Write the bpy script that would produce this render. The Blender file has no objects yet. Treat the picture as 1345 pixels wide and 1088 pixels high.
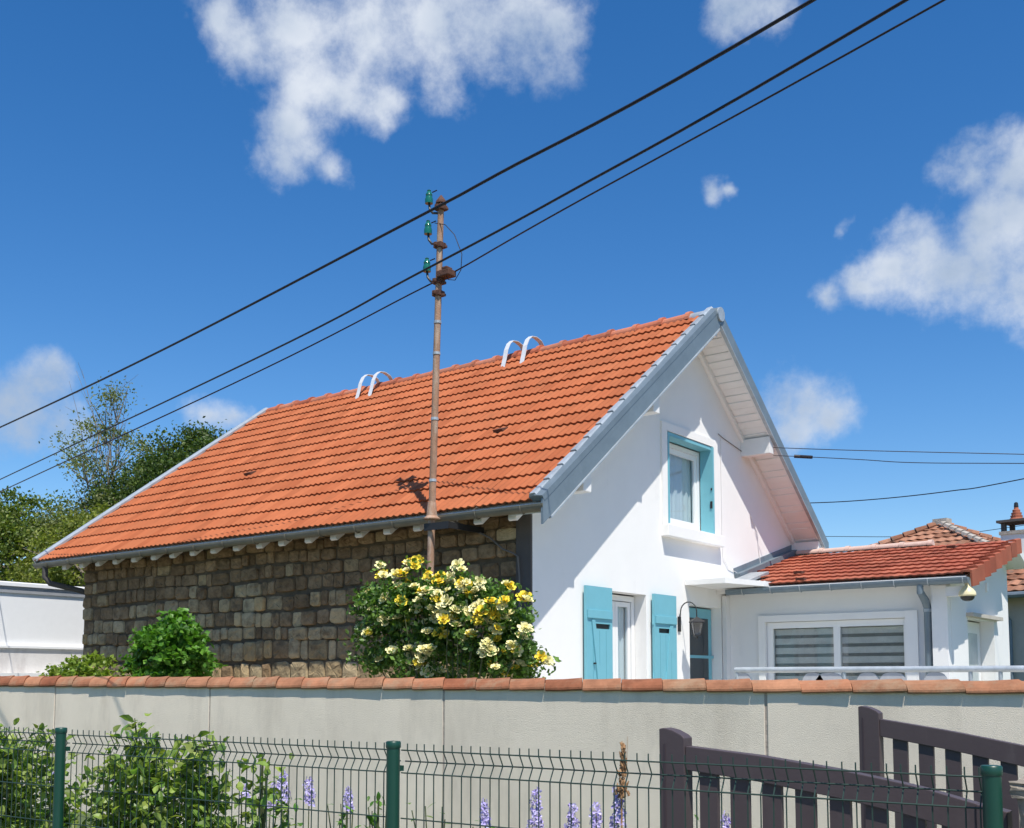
import bpy, bmesh, math, random
import numpy as np
from mathutils import Vector, Matrix
random.seed(7); np.random.seed(7)
PI = math.pi
SC = bpy.context.scene
COL = SC.collection

# ------------------------------------------------------------------ camera
cd = bpy.data.cameras.new('camera'); cam = bpy.data.objects.new('camera', cd); COL.objects.link(cam)
cam.location = (7.19, -9.8, 1.55)
cam.rotation_euler = (math.radians(90 + 4.798), 0, math.radians(37.332))
cd.sensor_width = 36; cd.lens = 1453.54 / 1345 * 36; cd.shift_y = 0.1695
cd.clip_start = 0.05; cd.clip_end = 2000
SC.camera = cam

# ------------------------------------------------------------------ light
SUN = Vector((0.5, -0.35, 1.14)).normalized()
EXPOSURE = 0.46
SKY = 0.108
sd = bpy.data.lights.new('sun', 'SUN'); sd.energy = 4.35; sd.angle = math.radians(0.5); sd.color = (1, .95, .86)
sun = bpy.data.objects.new('sun', sd); COL.objects.link(sun); sun.location = (20, -20, 40)
sun.rotation_euler = SUN.to_track_quat('Z', 'Y').to_euler()
SC.view_settings.view_transform = 'Standard'; SC.view_settings.look = 'None'
SC.view_settings.exposure = EXPOSURE; SC.view_settings.gamma = 1; SC.view_settings.use_curve_mapping = False

world = bpy.data.worlds.new('World'); SC.world = world; world.use_nodes = True
def build_world():
    nt = world.node_tree; N = nt.nodes; L = nt.links; N.clear()
    out = N.new('ShaderNodeOutputWorld'); bg = N.new('ShaderNodeBackground'); L.new(bg.outputs[0], out.inputs[0])
    sky = N.new('ShaderNodeTexSky'); sky.sky_type = 'NISHITA'; sky.sun_disc = False
    sky.sun_elevation = math.asin(SUN.z); sky.sun_rotation = math.atan2(SUN.x, SUN.y)
    sky.air_density = 1.0; sky.dust_density = 0.3; sky.ozone_density = 3.0; sky.altitude = 200
    hs = N.new('ShaderNodeHueSaturation'); hs.inputs['Saturation'].default_value = 1.34; hs.inputs['Hue'].default_value = .5045
    L.new(sky.outputs[0], hs.inputs['Color'])
    sc = N.new('ShaderNodeVectorMath'); sc.operation = 'SCALE'; sc.inputs['Scale'].default_value = SKY
    L.new(hs.outputs[0], sc.inputs[0])
    tc = N.new('ShaderNodeTexCoord'); d = tc.outputs['Generated']
    def noise(scale, detail, rough=.6):
        n = N.new('ShaderNodeTexNoise'); n.inputs['Scale'].default_value = scale; n.inputs['Detail'].default_value = detail
        n.inputs['Roughness'].default_value = rough; L.new(d, n.inputs['Vector']); return n
    w = noise(9, 5, .6)
    sub = N.new('ShaderNodeVectorMath'); sub.operation = 'SUBTRACT'; L.new(w.outputs['Color'], sub.inputs[0]); sub.inputs[1].default_value = (.5,)*3
    s2 = N.new('ShaderNodeVectorMath'); s2.operation = 'SCALE'; s2.inputs['Scale'].default_value = .06; L.new(sub.outputs[0], s2.inputs[0])
    ad = N.new('ShaderNodeVectorMath'); L.new(d, ad.inputs[0]); L.new(s2.outputs[0], ad.inputs[1])
    BL = [(-0.6771,0.5218,0.5189,0.0233),(-0.6667,0.5436,0.5100,0.0367),(-0.6411,0.5683,0.5157,0.0467),(-0.6092,0.5957,0.5236,0.0567),(-0.5686,0.6322,0.5263,0.0500),(-0.5309,0.6633,0.5275,0.0533),(-0.5017,0.6856,0.5275,0.0467),(-0.4827,0.6958,0.5318,0.0233),(-0.6551,0.5816,0.4822,0.0300),(-0.6374,0.6071,0.4745,0.0300),(-0.6205,0.6252,0.4735,0.0267),(-0.6721,0.5852,0.4537,0.0213),(-0.6878,0.5872,0.4267,0.0200),(-0.6647,0.6169,0.4214,0.0167),(-0.6745,0.5959,0.4359,0.0167),
     (-0.3539,0.7725,0.5273,0.0253),(-0.3353,0.7807,0.5274,0.0167),(-0.3416,0.8850,0.3164,0.0120),(-0.3144,0.8917,0.3255,0.0147),(-0.2904,0.8965,0.3345,0.0233),(-0.2660,0.8987,0.3488,0.0300),(-0.2517,0.9099,0.3297,0.0333),(-0.2246,0.9183,0.3260,0.0400),(-0.1984,0.9276,0.3166,0.0433),(-0.2198,0.9049,0.3645,0.0333),(-0.1974,0.9071,0.3718,0.0400),(-0.2261,0.8891,0.3980,0.0200),(-0.1896,0.9003,0.3918,0.0300),(-0.2749,0.8899,0.3641,0.0133),
     (-0.3157,0.8724,0.3731,0.0107),(-0.4108,0.8151,0.4085,0.0143),(-0.3968,0.8220,0.4085,0.0093),(-0.3662,0.8996,0.2381,0.0300),(-0.3830,0.8905,0.2455,0.0267),(-0.3501,0.9095,0.2243,0.0200),(-0.3745,0.9017,0.2163,0.0233),
     (-0.8621,0.4542,0.2245,0.0300),(-0.8486,0.4722,0.2387,0.0253),(-0.8451,0.4876,0.2190,0.0167),(-0.8626,0.4616,0.2071,0.0200),(-0.8365,0.5068,0.2085,0.0167),(-0.7790,0.5859,0.2236,0.0167),(-0.7675,0.6011,0.2228,0.0147)]
    rnd = random.Random(5)
    for k in range(9):      # the same fair-weather clouds all round the horizon, outside the view too
        a = math.radians(127 + 62 + k*29.5); e = math.radians(rnd.uniform(12, 42))
        for j in range(3):
            aa = a + rnd.uniform(-.1, .1); ee = e + rnd.uniform(-.04, .04)
            BL.append((math.cos(aa)*math.cos(ee), math.sin(aa)*math.cos(ee), math.sin(ee), rnd.uniform(.04, .08)))
    BL = [(b[0], b[1], b[2], b[3]*(.9 if b[2] in (.3731, .4085) or b[3] > .05 else 1.3 if b[3] < .022 else 1.0)) for b in BL]
    acc = None
    for b in BL:
        di = N.new('ShaderNodeVectorMath'); di.operation = 'DISTANCE'; L.new(ad.outputs[0], di.inputs[0]); di.inputs[1].default_value = b[:3]
        m = N.new('ShaderNodeMath'); m.operation = 'MULTIPLY_ADD'; L.new(di.outputs['Value'], m.inputs[0]); m.inputs[1].default_value = -1/(b[3]*1.35); m.inputs[2].default_value = 1
        if acc is None: acc = m.outputs[0]
        else:
            x = N.new('ShaderNodeMath'); x.operation = 'SMOOTH_MAX'; x.inputs[2].default_value = .55; L.new(acc, x.inputs[0]); L.new(m.outputs[0], x.inputs[1]); acc = x.outputs[0]
    f = noise(20, 10, .62)
    ma = N.new('ShaderNodeMath'); ma.operation = 'MULTIPLY_ADD'; L.new(f.outputs['Fac'], ma.inputs[0]); ma.inputs[1].default_value = 1.75; ma.inputs[2].default_value = -.99
    dn = N.new('ShaderNodeMath'); L.new(acc, dn.inputs[0]); L.new(ma.outputs[0], dn.inputs[1])
    mr = N.new('ShaderNodeMapRange'); mr.interpolation_type = 'SMOOTHSTEP'; L.new(dn.outputs[0], mr.inputs['Value'])
    mr.inputs['From Min'].default_value = .0; mr.inputs['From Max'].default_value = .95; mr.inputs['To Max'].default_value = .94
    # broad soft modulation between bright and greyer cloud
    sh = noise(5.5, 3, .5); sh2 = noise(14, 4, .5)
    sa = N.new('ShaderNodeMath'); sa.operation = 'MULTIPLY_ADD'; L.new(sh.outputs['Fac'], sa.inputs[0]); sa.inputs[1].default_value = 1.2; sb = N.new('ShaderNodeMath'); sb.operation = 'MULTIPLY'; sb.inputs[1].default_value = .45; L.new(sh2.outputs['Fac'], sb.inputs[0]); L.new(sb.outputs[0], sa.inputs[2])
    sx = N.new('ShaderNodeMath'); sx.operation = 'MULTIPLY_ADD'; L.new(acc, sx.inputs[0]); sx.inputs[1].default_value = -.30; L.new(sa.outputs[0], sx.inputs[2])
    cr = N.new('ShaderNodeValToRGB'); L.new(sx.outputs[0], cr.inputs[0])
    cr.color_ramp.elements[0].position = .45; cr.color_ramp.elements[0].color = (.31, .385, .50, 1)
    cr.color_ramp.elements[1].position = .80; cr.color_ramp.elements[1].color = (.57, .61, .67, 1)
    mx = N.new('ShaderNodeMix'); mx.data_type = 'RGBA'; L.new(mr.outputs[0], mx.inputs['Factor']); L.new(sc.outputs[0], mx.inputs['A']); L.new(cr.outputs[0], mx.inputs['B'])
    L.new(mx.outputs['Result'], bg.inputs['Color']); bg.inputs['Strength'].default_value = 1.0
build_world()

# ------------------------------------------------------------------ materials
MATS = {}
def mat(name, col, rough=.7, metal=0, var=.15, scale=8, bump=0.0, bscale=40, rnd=0.0, stain=None, col2=None, spec=.4, stretch=None, leaf=False, detail=6):
    if name in MATS: return MATS[name]
    m = bpy.data.materials.new(name); m.use_nodes = True; nt = m.node_tree; N = nt.nodes; L = nt.links
    p = N['Principled BSDF']; p.inputs['Roughness'].default_value = rough; p.inputs['Metallic'].default_value = metal
    p.inputs['Specular IOR Level'].default_value = spec
    tc = N.new('ShaderNodeTexCoord'); geo = N.new('ShaderNodeNewGeometry'); oi = N.new('ShaderNodeObjectInfo')
    pos = geo.outputs['Position']
    if stretch:
        mp = N.new('ShaderNodeMapping'); mp.inputs['Scale'].default_value = stretch; L.new(pos, mp.inputs[0]); pos = mp.outputs[0]
    n = N.new('ShaderNodeTexNoise'); n.inputs['Scale'].default_value = scale; n.inputs['Detail'].default_value = detail; n.inputs['Roughness'].default_value = .65
    L.new(pos, n.inputs['Vector'])
    def M(op, a, b, clamp=False):
        x = N.new('ShaderNodeMath'); x.operation = op; x.use_clamp = clamp
        for i, v in ((0, a), (1, b)):
            if isinstance(v, (int, float)): x.inputs[i].default_value = v
            else: L.new(v, x.inputs[i])
        return x.outputs[0]
    def mix(fac, a, b, kind='MIX'):
        x = N.new('ShaderNodeMix'); x.data_type = 'RGBA'; x.blend_type = kind
        for k, v in (('Factor', fac), ('A', a), ('B', b)):
            if isinstance(v, (int, float)): x.inputs[k].default_value = v
            elif isinstance(v, tuple): x.inputs[k].default_value = (*v, 1)
            else: L.new(v, x.inputs[k])
        return x.outputs['Result']
    r = M('FRACT', M('ADD', geo.outputs['Random Per Island'], oi.outputs['Random']), 0)
    base = mix(r, col, col2) if col2 else None
    if base is None:
        rg = N.new('ShaderNodeRGB'); rg.outputs[0].default_value = (*col, 1); base = rg.outputs[0]
    v = M('ADD', M('MULTIPLY', M('SUBTRACT', n.outputs['Fac'], .5), 2*var*1.6), 1)
    if rnd: v = M('ADD', v, M('MULTIPLY', M('SUBTRACT', M('FRACT', M('MULTIPLY', r, 7.31), 0), .5), 2*rnd))
    sv = N.new('ShaderNodeVectorMath'); sv.operation = 'SCALE'; L.new(base, sv.inputs[0]); L.new(v, sv.inputs['Scale']); c = sv.outputs[0]
    if stain:   # (colour, noise scale, threshold, strength, stretch)
        sc_, sscale, th, st, sstr = stain
        mp = N.new('ShaderNodeMapping'); mp.inputs['Scale'].default_value = sstr; L.new(geo.outputs['Position'], mp.inputs[0])
        n2 = N.new('ShaderNodeTexNoise'); n2.inputs['Scale'].default_value = sscale; n2.inputs['Detail'].default_value = 7; n2.inputs['Roughness'].default_value = .7
        L.new(mp.outputs[0], n2.inputs['Vector'])
        mr = N.new('ShaderNodeMapRange'); mr.inputs['From Min'].default_value = th; mr.inputs['From Max'].default_value = th+.2; mr.inputs['To Max'].default_value = st
        L.new(n2.outputs['Fac'], mr.inputs['Value']); c = mix(mr.outputs[0], c, sc_)
    L.new(c, p.inputs['Base Color'])
    if bump:
        nb = N.new('ShaderNodeTexNoise'); nb.inputs['Scale'].default_value = bscale; nb.inputs['Detail'].default_value = 5; L.new(geo.outputs['Position'], nb.inputs['Vector'])
        b = N.new('ShaderNodeBump'); b.inputs['Strength'].default_value = min(1, bump); b.inputs['Distance'].default_value = .01; L.new(nb.outputs['Fac'], b.inputs['Height']); L.new(b.outputs[0], p.inputs['Normal'])
    if leaf:
        tr = N.new('ShaderNodeBsdfTranslucent'); ms = N.new('ShaderNodeMixShader'); ms.inputs[0].default_value = .38
        t2 = mix(1.0, c, (1.35, 1.5, .55), 'MULTIPLY'); L.new(t2, tr.inputs['Color'])
        L.new(p.outputs[0], ms.inputs[1]); L.new(tr.outputs[0], ms.inputs[2]); L.new(ms.outputs[0], N['Material Output'].inputs[0])
    MATS[name] = m; return m
def glass_mat(name, tint=(.85, .9, .92), refl=.12):
    m = bpy.data.materials.new(name); m.use_nodes = True; nt = m.node_tree; N = nt.nodes; L = nt.links
    N.remove(N['Principled BSDF']); t = N.new('ShaderNodeBsdfTransparent'); t.inputs[0].default_value = (*tint, 1)
    g = N.new('ShaderNodeBsdfGlossy'); g.inputs['Roughness'].default_value = .01
    lw = N.new('ShaderNodeLayerWeight'); lw.inputs[0].default_value = .5
    pw = N.new('ShaderNodeMath'); pw.operation = 'POWER'; L.new(lw.outputs['Facing'], pw.inputs[0]); pw.inputs[1].default_value = 4
    a = N.new('ShaderNodeMath'); a.operation = 'MULTIPLY_ADD'; a.use_clamp = True; L.new(pw.outputs[0], a.inputs[0]); a.inputs[1].default_value = .6; a.inputs[2].default_value = refl*.4
    ms = N.new('ShaderNodeMixShader'); L.new(a.outputs[0], ms.inputs[0]); L.new(t.outputs[0], ms.inputs[1]); L.new(g.outputs[0], ms.inputs[2]); L.new(ms.outputs[0], N['Material Output'].inputs[0])
    return m
TILE = mat('clay_tile', (.345, .10, .041), .85, var=.14, scale=3, bump=.3, bscale=90, rnd=.10, col2=(.39, .125, .054), stain=((.22, .085, .04), 1.7, .54, .45, (1, 1, 1)), spec=.15)
RIDGE = mat('ridge_clay', (.38, .11, .06), .8, var=.25, scale=6, bump=.2, rnd=.15, col2=(.46, .18, .11), spec=.2)
PALER = mat('pale_ridge', (.55, .40, .34), .8, var=.15)
TILE2 = mat('annex_clay_tile', (.29, .075, .042), .8, var=.22, scale=4, bump=.25, bscale=90, rnd=.18, col2=(.38, .12, .07), spec=.2)
OLDTILE = mat('old_clay_tile', (.25, .11, .065), .9, var=.35, scale=6, bump=.3, rnd=.30, col2=(.33, .17, .11), stain=((.14, .12, .10), 5, .52, .75, (1, 1, 1)), spec=.15)
WHITE = mat('white_render', (.82, .81, .79), .85, var=.035, scale=1.5, bump=.25, bscale=160, stain=((.60, .585, .56), 3, .60, .35, (1, 1, .35)), spec=.2)
WHITEP = mat('white_paint', (.78, .77, .755), .55, var=.05, scale=5, bump=.05, spec=.4)
WHITEA = mat('annex_render', (.74, .74, .735), .85, var=.03, scale=2, bump=.25, bscale=160, spec=.2)
PVC = mat('white_pvc', (.80, .80, .79), .35, var=.01, spec=.5)
ZINC = mat('zinc', (.16, .205, .24), .45, metal=.15, var=.18, scale=3, bump=.06, bscale=25, rnd=.08, stain=((.22, .25, .27), 6, .55, .5, (1, 1, 1)))
ZINCL = mat('zinc_light', (.40, .44, .47), .4, metal=.3, var=.25, scale=9, bump=.2, bscale=30, rnd=.12)
GUT = mat('gutter_zinc', (.17, .16, .125), .55, metal=.1, var=.25, scale=4, stain=((.12, .10, .08), 8, .55, .6, (1, 1, 1)))
BLUE = mat('turquoise_paint', (.165, .43, .51), .5, var=.05, scale=6, bump=.05, spec=.45)
IRON = mat('black_iron', (.02, .02, .022), .5, spec=.4)
RUST = mat('rusty_steel', (.34, .20, .13), .75, metal=.15, var=.35, scale=8, bump=.3, bscale=60, stain=((.48, .39, .31), 14, .48, .85, (1, 1, .25)), detail=8)
RUSTD = mat('dark_rust', (.10, .045, .03), .85, var=.3, scale=20, bump=.5)
GREENG = mat('green_glass', (.008, .13, .09), .12, spec=.9, var=.1)
ALU = mat('aluminium', (.70, .71, .72), .35, metal=.15, var=.08, scale=12)
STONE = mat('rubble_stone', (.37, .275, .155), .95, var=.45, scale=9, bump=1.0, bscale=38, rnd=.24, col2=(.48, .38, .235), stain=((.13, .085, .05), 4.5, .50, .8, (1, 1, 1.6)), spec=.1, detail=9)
STONEO = mat('ochre_stone', (.46, .31, .15), .95, var=.35, scale=8, bump=1.0, bscale=38, rnd=.2, col2=(.50, .38, .22), stain=((.14, .09, .06), 2.2, .52, .7, (1, 1, 1)), spec=.1, detail=9)
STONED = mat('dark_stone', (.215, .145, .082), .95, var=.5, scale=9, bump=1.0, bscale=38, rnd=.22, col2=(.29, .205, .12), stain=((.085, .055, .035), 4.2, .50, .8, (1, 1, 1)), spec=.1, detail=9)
MORTAR = mat('old_mortar', (.13, .10, .066), .95, var=.35, scale=12, bump=1, bscale=60, spec=.1)
DARKR = mat('dark_render', (.10, .09, .085), .95, var=.2, scale=3, bump=.3)
WALLR = mat('grey_render', (.80, .705, .575), .95, var=.13, scale=1.2, bump=.6, bscale=220, stain=((.58, .50, .40), 2.2, .49, .55, (1, 1, .30)), spec=.15, detail=10)
JOINT = mat('joint_render', (.42, .35, .29), .95, var=.3, scale=20, bump=.6)
COPE = mat('coping_clay', (.27, .095, .048), .9, var=.4, scale=7, bump=.4, rnd=.18, col2=(.36, .18, .10), stain=((.32, .22, .14), 4, .50, .85, (1, 1, 1)), spec=.2)
FGREEN = mat('fence_green', (.006, .050, .032), .4, var=.1, scale=10, spec=.5, stain=((.06, .10, .085), 30, .66, .6, (1, 1, .6)))
WIREG = mat('wire_green', (.025, .05, .04), .5)
GATE = mat('gate_brown', (.072, .054, .057), .5, var=.08, scale=6, bump=.08, spec=.4, stain=((.12, .10, .10), 7, .58, .4, (1, 1, .3)))
CABLE = mat('black_cable', (.012, .010, .016), .6)
CABLEG = mat('grey_cable', (.14, .13, .12), .6)
LEAFR = mat('rose_leaf', (.065, .145, .028), .4, var=.2, rnd=.4, col2=(.15, .26, .05), leaf=True)
LEAFV = mat('vivid_leaf', (.07, .20, .022), .45, var=.15, rnd=.3, col2=(.14, .29, .04), leaf=True)
LEAFL = mat('lime_leaf', (.15, .24, .03), .45, var=.2, rnd=.35, col2=(.27, .34, .055), leaf=True)
LEAFS = mat('shrub_leaf', (.11, .22, .04), .4, var=.2, rnd=.4, col2=(.28, .34, .075), leaf=True)
LEAFT = mat('tree_leaf', (.085, .145, .026), .5, var=.25, rnd=.4, col2=(.19, .23, .042), leaf=True)
LEAFD = mat('dark_tree_leaf', (.045, .095, .02), .5, var=.25, rnd=.4, col2=(.11, .155, .03), leaf=True)
LEAFO = mat('olive_leaf', (.12, .17, .024), .5, var=.25, rnd=.35, col2=(.24, .26, .045), leaf=True)
LEAFA = mat('pale_leaf', (.15, .19, .07), .5, var=.2, rnd=.3, col2=(.23, .25, .10), leaf=True)
BARK = mat('bark', (.19, .16, .125), .95, var=.3, scale=10, bump=.8)
STEM = mat('green_stem', (.07, .09, .035), .7, var=.2)
YEL = mat('yellow_petal', (.84, .66, .07), .55, var=.1, rnd=.08, spec=.2)
CREAM = mat('cream_petal', (.84, .78, .42), .55, var=.08, rnd=.06, spec=.2)
LILAC = mat('lilac_petal', (.36, .29, .60), .7, var=.3, rnd=.35, col2=(.55, .50, .76), spec=.2)
DRY = mat('dry_seed', (.30, .17, .08), .9, var=.3, rnd=.3)
GREYP = mat('grey_panel', (.42, .43, .45), .6)
CURT = mat('net_curtain', (.78, .78, .76), .9, var=.03)
BLINDL = mat('blind_light', (.62, .59, .57), .9)
BLINDD = mat('blind_dark', (.22, .21, .20), .9)
CREAMP = mat('cream_plastic', (.70, .62, .38), .4)
DARKP = mat('dark_plastic', (.03, .03, .03), .3)
BEIGE = mat('beige_render', (.50, .46, .40), .9, var=.08, bump=.2)
GRANITE = mat('rough_stone', (.27, .235, .19), .95, var=.5, scale=30, bump=1.0, bscale=30, stain=((.12, .11, .10), 24, .5, .7, (1, 1, 1)))
STAINW = mat('stained_white', (.62, .60, .58), .9, var=.08, bump=.2, stain=((.38, .345, .33), 2.2, .48, .7, (1, 1, .25)))
ROOFW = mat('white_membrane', (.78, .78, .78), .7, var=.03)
FASCIASHADE = mat('fascia_shade_grey', (.30, .31, .33), .7)  # shade under the flat roof's edge, painted in as a grey band
GLASS = glass_mat('window_glass')

# ------------------------------------------------------------------ helpers
def empty(name, loc=(0, 0, 0), rz=0):
    o = bpy.data.objects.new(name, None); COL.objects.link(o); o.location = loc; o.rotation_euler = (0, 0, rz); o.empty_display_size = .2
    return o
def tag(o, label, cat, group=None):
    o['label'] = label; o['category'] = cat
    if group: o['group'] = group
    return o
def link(name, me, m, parent=None, loc=(0, 0, 0), rot=(0, 0, 0), scale=(1, 1, 1)):
    o = bpy.data.objects.new(name, me); COL.objects.link(o)
    if m is not None and not me.materials: me.materials.append(m)
    o.location = loc; o.rotation_euler = rot; o.scale = scale
    if parent is not None: o.parent = parent
    return o
def inst(name, me, m, parent, loc, rot=(0, 0, 0), scale=(1, 1, 1)):
    """shares the mesh, material on the object when it differs"""
    o = link(name, me, m, parent, loc, rot, scale)
    if me.materials[0] is not m:
        o.material_slots[0].link = 'OBJECT'; o.material_slots[0].material = m
    return o
class MB:
    def __init__(s): s.v = []; s.f = []
    def add(s, vs, fs):
        n = len(s.v); s.v += [tuple(p) for p in vs]; s.f += [tuple(i+n for i in f) for f in fs]; return s
    def box(s, a, b):
        x0, y0, z0 = a; x1, y1, z1 = b
        return s.add([(x0,y0,z0),(x1,y0,z0),(x1,y1,z0),(x0,y1,z0),(x0,y0,z1),(x1,y0,z1),(x1,y1,z1),(x0,y1,z1)],
                     [(0,3,2,1),(4,5,6,7),(0,1,5,4),(1,2,6,5),(2,3,7,6),(3,0,4,7)])
    def prism(s, poly, axis, a, b):
        """poly: 2D points in the two other axes (in xyz order), extruded from a to b along axis"""
        n = len(poly)
        def P(p, t):
            return {0: (t, p[0], p[1]), 1: (p[0], t, p[1]), 2: (p[0], p[1], t)}[axis]
        vs = [P(p, a) for p in poly] + [P(p, b) for p in poly]
        fs = [tuple(range(n))[::-1], tuple(range(n, 2*n))] + [(i, (i+1) % n, n+(i+1) % n, n+i) for i in range(n)]
        return s.add(vs, fs)
    def tube(s, pts, r, n=8, cap=True):
        pts = [Vector(p) for p in pts]; rs = r if isinstance(r, (list, tuple)) else [r]*len(pts)
        rings = []; up = Vector((0, 0, 1)); prev = None
        for i, p in enumerate(pts):
            t = (pts[min(i+1, len(pts)-1)] - pts[max(i-1, 0)]).normalized()
            if prev is None:
                a = t.cross(up if abs(t.z) < .95 else Vector((1, 0, 0))).normalized()
            else:
                a = (prev - t*prev.dot(t)).normalized()
            prev = a; b = t.cross(a)
            rings.append([p + (a*math.cos(2*PI*k/n) + b*math.sin(2*PI*k/n))*rs[i] for k in range(n)])
        vs = [q for ring in rings for q in ring]; fs = []
        for i in range(len(pts)-1):
            for k in range(n): fs.append((i*n+k, i*n+(k+1) % n, (i+1)*n+(k+1) % n, (i+1)*n+k))
        if cap: fs += [tuple(range(n))[::-1], tuple(range((len(pts)-1)*n, len(pts)*n))]
        return s.add(vs, fs)
    def lathe(s, prof, c=(0, 0, 0), n=16):
        vs = []; fs = []
        for r, z in prof:
            for k in range(n): vs.append((c[0]+r*math.cos(2*PI*k/n), c[1]+r*math.sin(2*PI*k/n), c[2]+z))
        for i in range(len(prof)-1):
            for k in range(n): fs.append((i*n+k, i*n+(k+1) % n, (i+1)*n+(k+1) % n, (i+1)*n+k))
        fs += [tuple(range(n))[::-1], tuple(range((len(prof)-1)*n, len(prof)*n))]
        return s.add(vs, fs)
    def mesh(s, name, smooth=False, fix=True):
        me = bpy.data.meshes.new(name); me.from_pydata(s.v, [], s.f); me.update()
        if fix:
            bm = bmesh.new(); bm.from_mesh(me); bmesh.ops.recalc_face_normals(bm, faces=bm.faces); bm.to_mesh(me); bm.free()
        if smooth:
            me.shade_smooth()
            try: me.set_sharp_from_angle(angle=math.radians(40))
            except Exception: pass
        return me
    def build(s, name, m, parent=None, loc=(0, 0, 0), rot=(0, 0, 0), smooth=False, bev=0):
        o = link(name, s.mesh(name, smooth), m, parent, loc, rot)
        if bev:
            bm = bmesh.new(); bm.from_mesh(o.data); bmesh.ops.bevel(bm, geom=list(bm.edges), offset=bev, segments=2, affect='EDGES', profile=.6, clamp_overlap=True)
            bm.to_mesh(o.data); bm.free()
        return o
def box(name, a, b, m, parent=None, bev=0, **k): return MB().box(a, b).build(name, m, parent, bev=bev, **k)
def wall_with_holes(name, outline, holes, axis, a, b, m, parent):
    """outline/holes: 2D polygons in the plane across axis; a = outer face, b = inner face"""
    bm = bmesh.new()
    def P(p, t): return {0: (t, p[0], p[1]), 1: (p[0], t, p[1])}[axis]
    es = []
    for poly in [outline] + holes:
        vs = [bm.verts.new(P(p, a)) for p in poly]
        es += [bm.edges.new((vs[i], vs[(i+1) % len(vs)])) for i in range(len(vs))]
    bmesh.ops.triangle_fill(bm, edges=es, use_beauty=True)
    r = bmesh.ops.extrude_face_region(bm, geom=list(bm.faces))
    vs = [g for g in r['geom'] if isinstance(g, bmesh.types.BMVert)]
    d = b-a; bmesh.ops.translate(bm, verts=vs, vec=(d, 0, 0) if axis == 0 else (0, d, 0))
    bmesh.ops.recalc_face_normals(bm, faces=bm.faces)
    me = bpy.data.meshes.new(name); bm.to_mesh(me); bm.free()
    return link(name, me, m, parent)
def rect(x0, x1, z0, z1): return [(x0, z0), (x1, z0), (x1, z1), (x0, z1)]
def np_mesh(name, V, F, smooth=False):
    me = bpy.data.meshes.new(name); V = np.asarray(V, dtype=np.float32); F = np.asarray(F, dtype=np.int32); k = F.shape[1]
    me.vertices.add(len(V)); me.vertices.foreach_set('co', V.ravel())
    me.loops.add(F.size); me.loops.foreach_set('vertex_index', F.ravel())
    me.polygons.add(len(F)); me.polygons.foreach_set('loop_start', np.arange(0, F.size, k, dtype=np.int32))
    me.polygons.foreach_set('loop_total', np.full(len(F), k, dtype=np.int32))
    me.update(calc_edges=True); me.validate()
    if smooth: me.shade_smooth()
    return me
def join_copies(name, proto_mesh, mats4, m, parent):
    """one mesh made of transformed copies of a proto mesh"""
    vs = []; fs = []; pv = [v.co.copy() for v in proto_mesh.vertices]; pf = [tuple(p.vertices) for p in proto_mesh.polygons]
    for M4 in mats4:
        n = len(vs); vs += [tuple(M4 @ v) for v in pv]; fs += [tuple(i+n for i in f) for f in pf]
    me = bpy.data.meshes.new(name); me.from_pydata(vs, [], fs); me.update()
    o = link(name, me, m, parent); o['kind'] = 'stuff'; return o
def rand_dirs(n, rng, upbias=0.35):
    d = rng.normal(size=(n, 3)); d[:, 2] += upbias; return d/np.linalg.norm(d, axis=1)[:, None]
def leaf_quads(P, size, rng, upbias=.35, droop=0, aspect=.55):
    """folded pointed leaves at points P; returns verts, faces (quads sharing the rib)"""
    n = len(P); s = size*rng.uniform(.65, 1.25, n)[:, None]
    nr = rand_dirs(n, rng, upbias); t = rng.normal(size=(n, 3)); t[:, 2] -= droop
    t -= nr*(t*nr).sum(1)[:, None]; t /= np.linalg.norm(t, axis=1)[:, None]; b = np.cross(nr, t)
    A = P - t*s*.5; B = P + t*s*.5; M = P + t*s*.02 - nr*s*.10
    L_ = P - t*s*.05 + b*s*aspect*.5 + nr*s*.04; R_ = P - t*s*.05 - b*s*aspect*.5 + nr*s*.04
    V = np.stack([A, L_, B, M, R_], 1).reshape(-1, 3); i = np.arange(n)[:, None]*5
    F = np.concatenate([i+np.array([[0, 3, 2, 1]]), i+np.array([[0, 4, 2, 3]])], 1).reshape(-1, 4)
    return V, F
LIM_WARN = []

# ------------------------------------------------------------------ the setting
g = MB().add([(-500,-500,0),(500,-500,0),(500,500,0),(-500,500,0)], [(0,1,2,3)]).build('ground', mat('grass_ground', (.07, .10, .035), .95, var=.3, scale=3, bump=.6)); g['kind'] = 'structure'
rd = MB().add([(-60,-14,.004),(60,-14,.004),(60,-8.4,.004),(-60,-8.4,.004)], [(0,1,2,3)]).build('road', mat('asphalt', (.05, .05, .052), .9, var=.2, scale=20, bump=.5, bscale=200)); rd['kind'] = 'structure'
pv = box('pavement', (-60, -8.4, .0), (60, -6.6, .12), mat('pavement_concrete', (.30, .29, .27), .9, var=.15, bump=.3)); pv['kind'] = 'structure'
yd = MB().add([(-8,-2.2,.008),(8,-2.2,.008),(8,4.6,.008),(-8,4.6,.008)], [(0,1,2,3)]).build('yard', mat('gravel_yard', (.56, .52, .46), .95, var=.2, scale=30, bump=.6, bscale=120)); yd['kind'] = 'structure'

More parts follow.
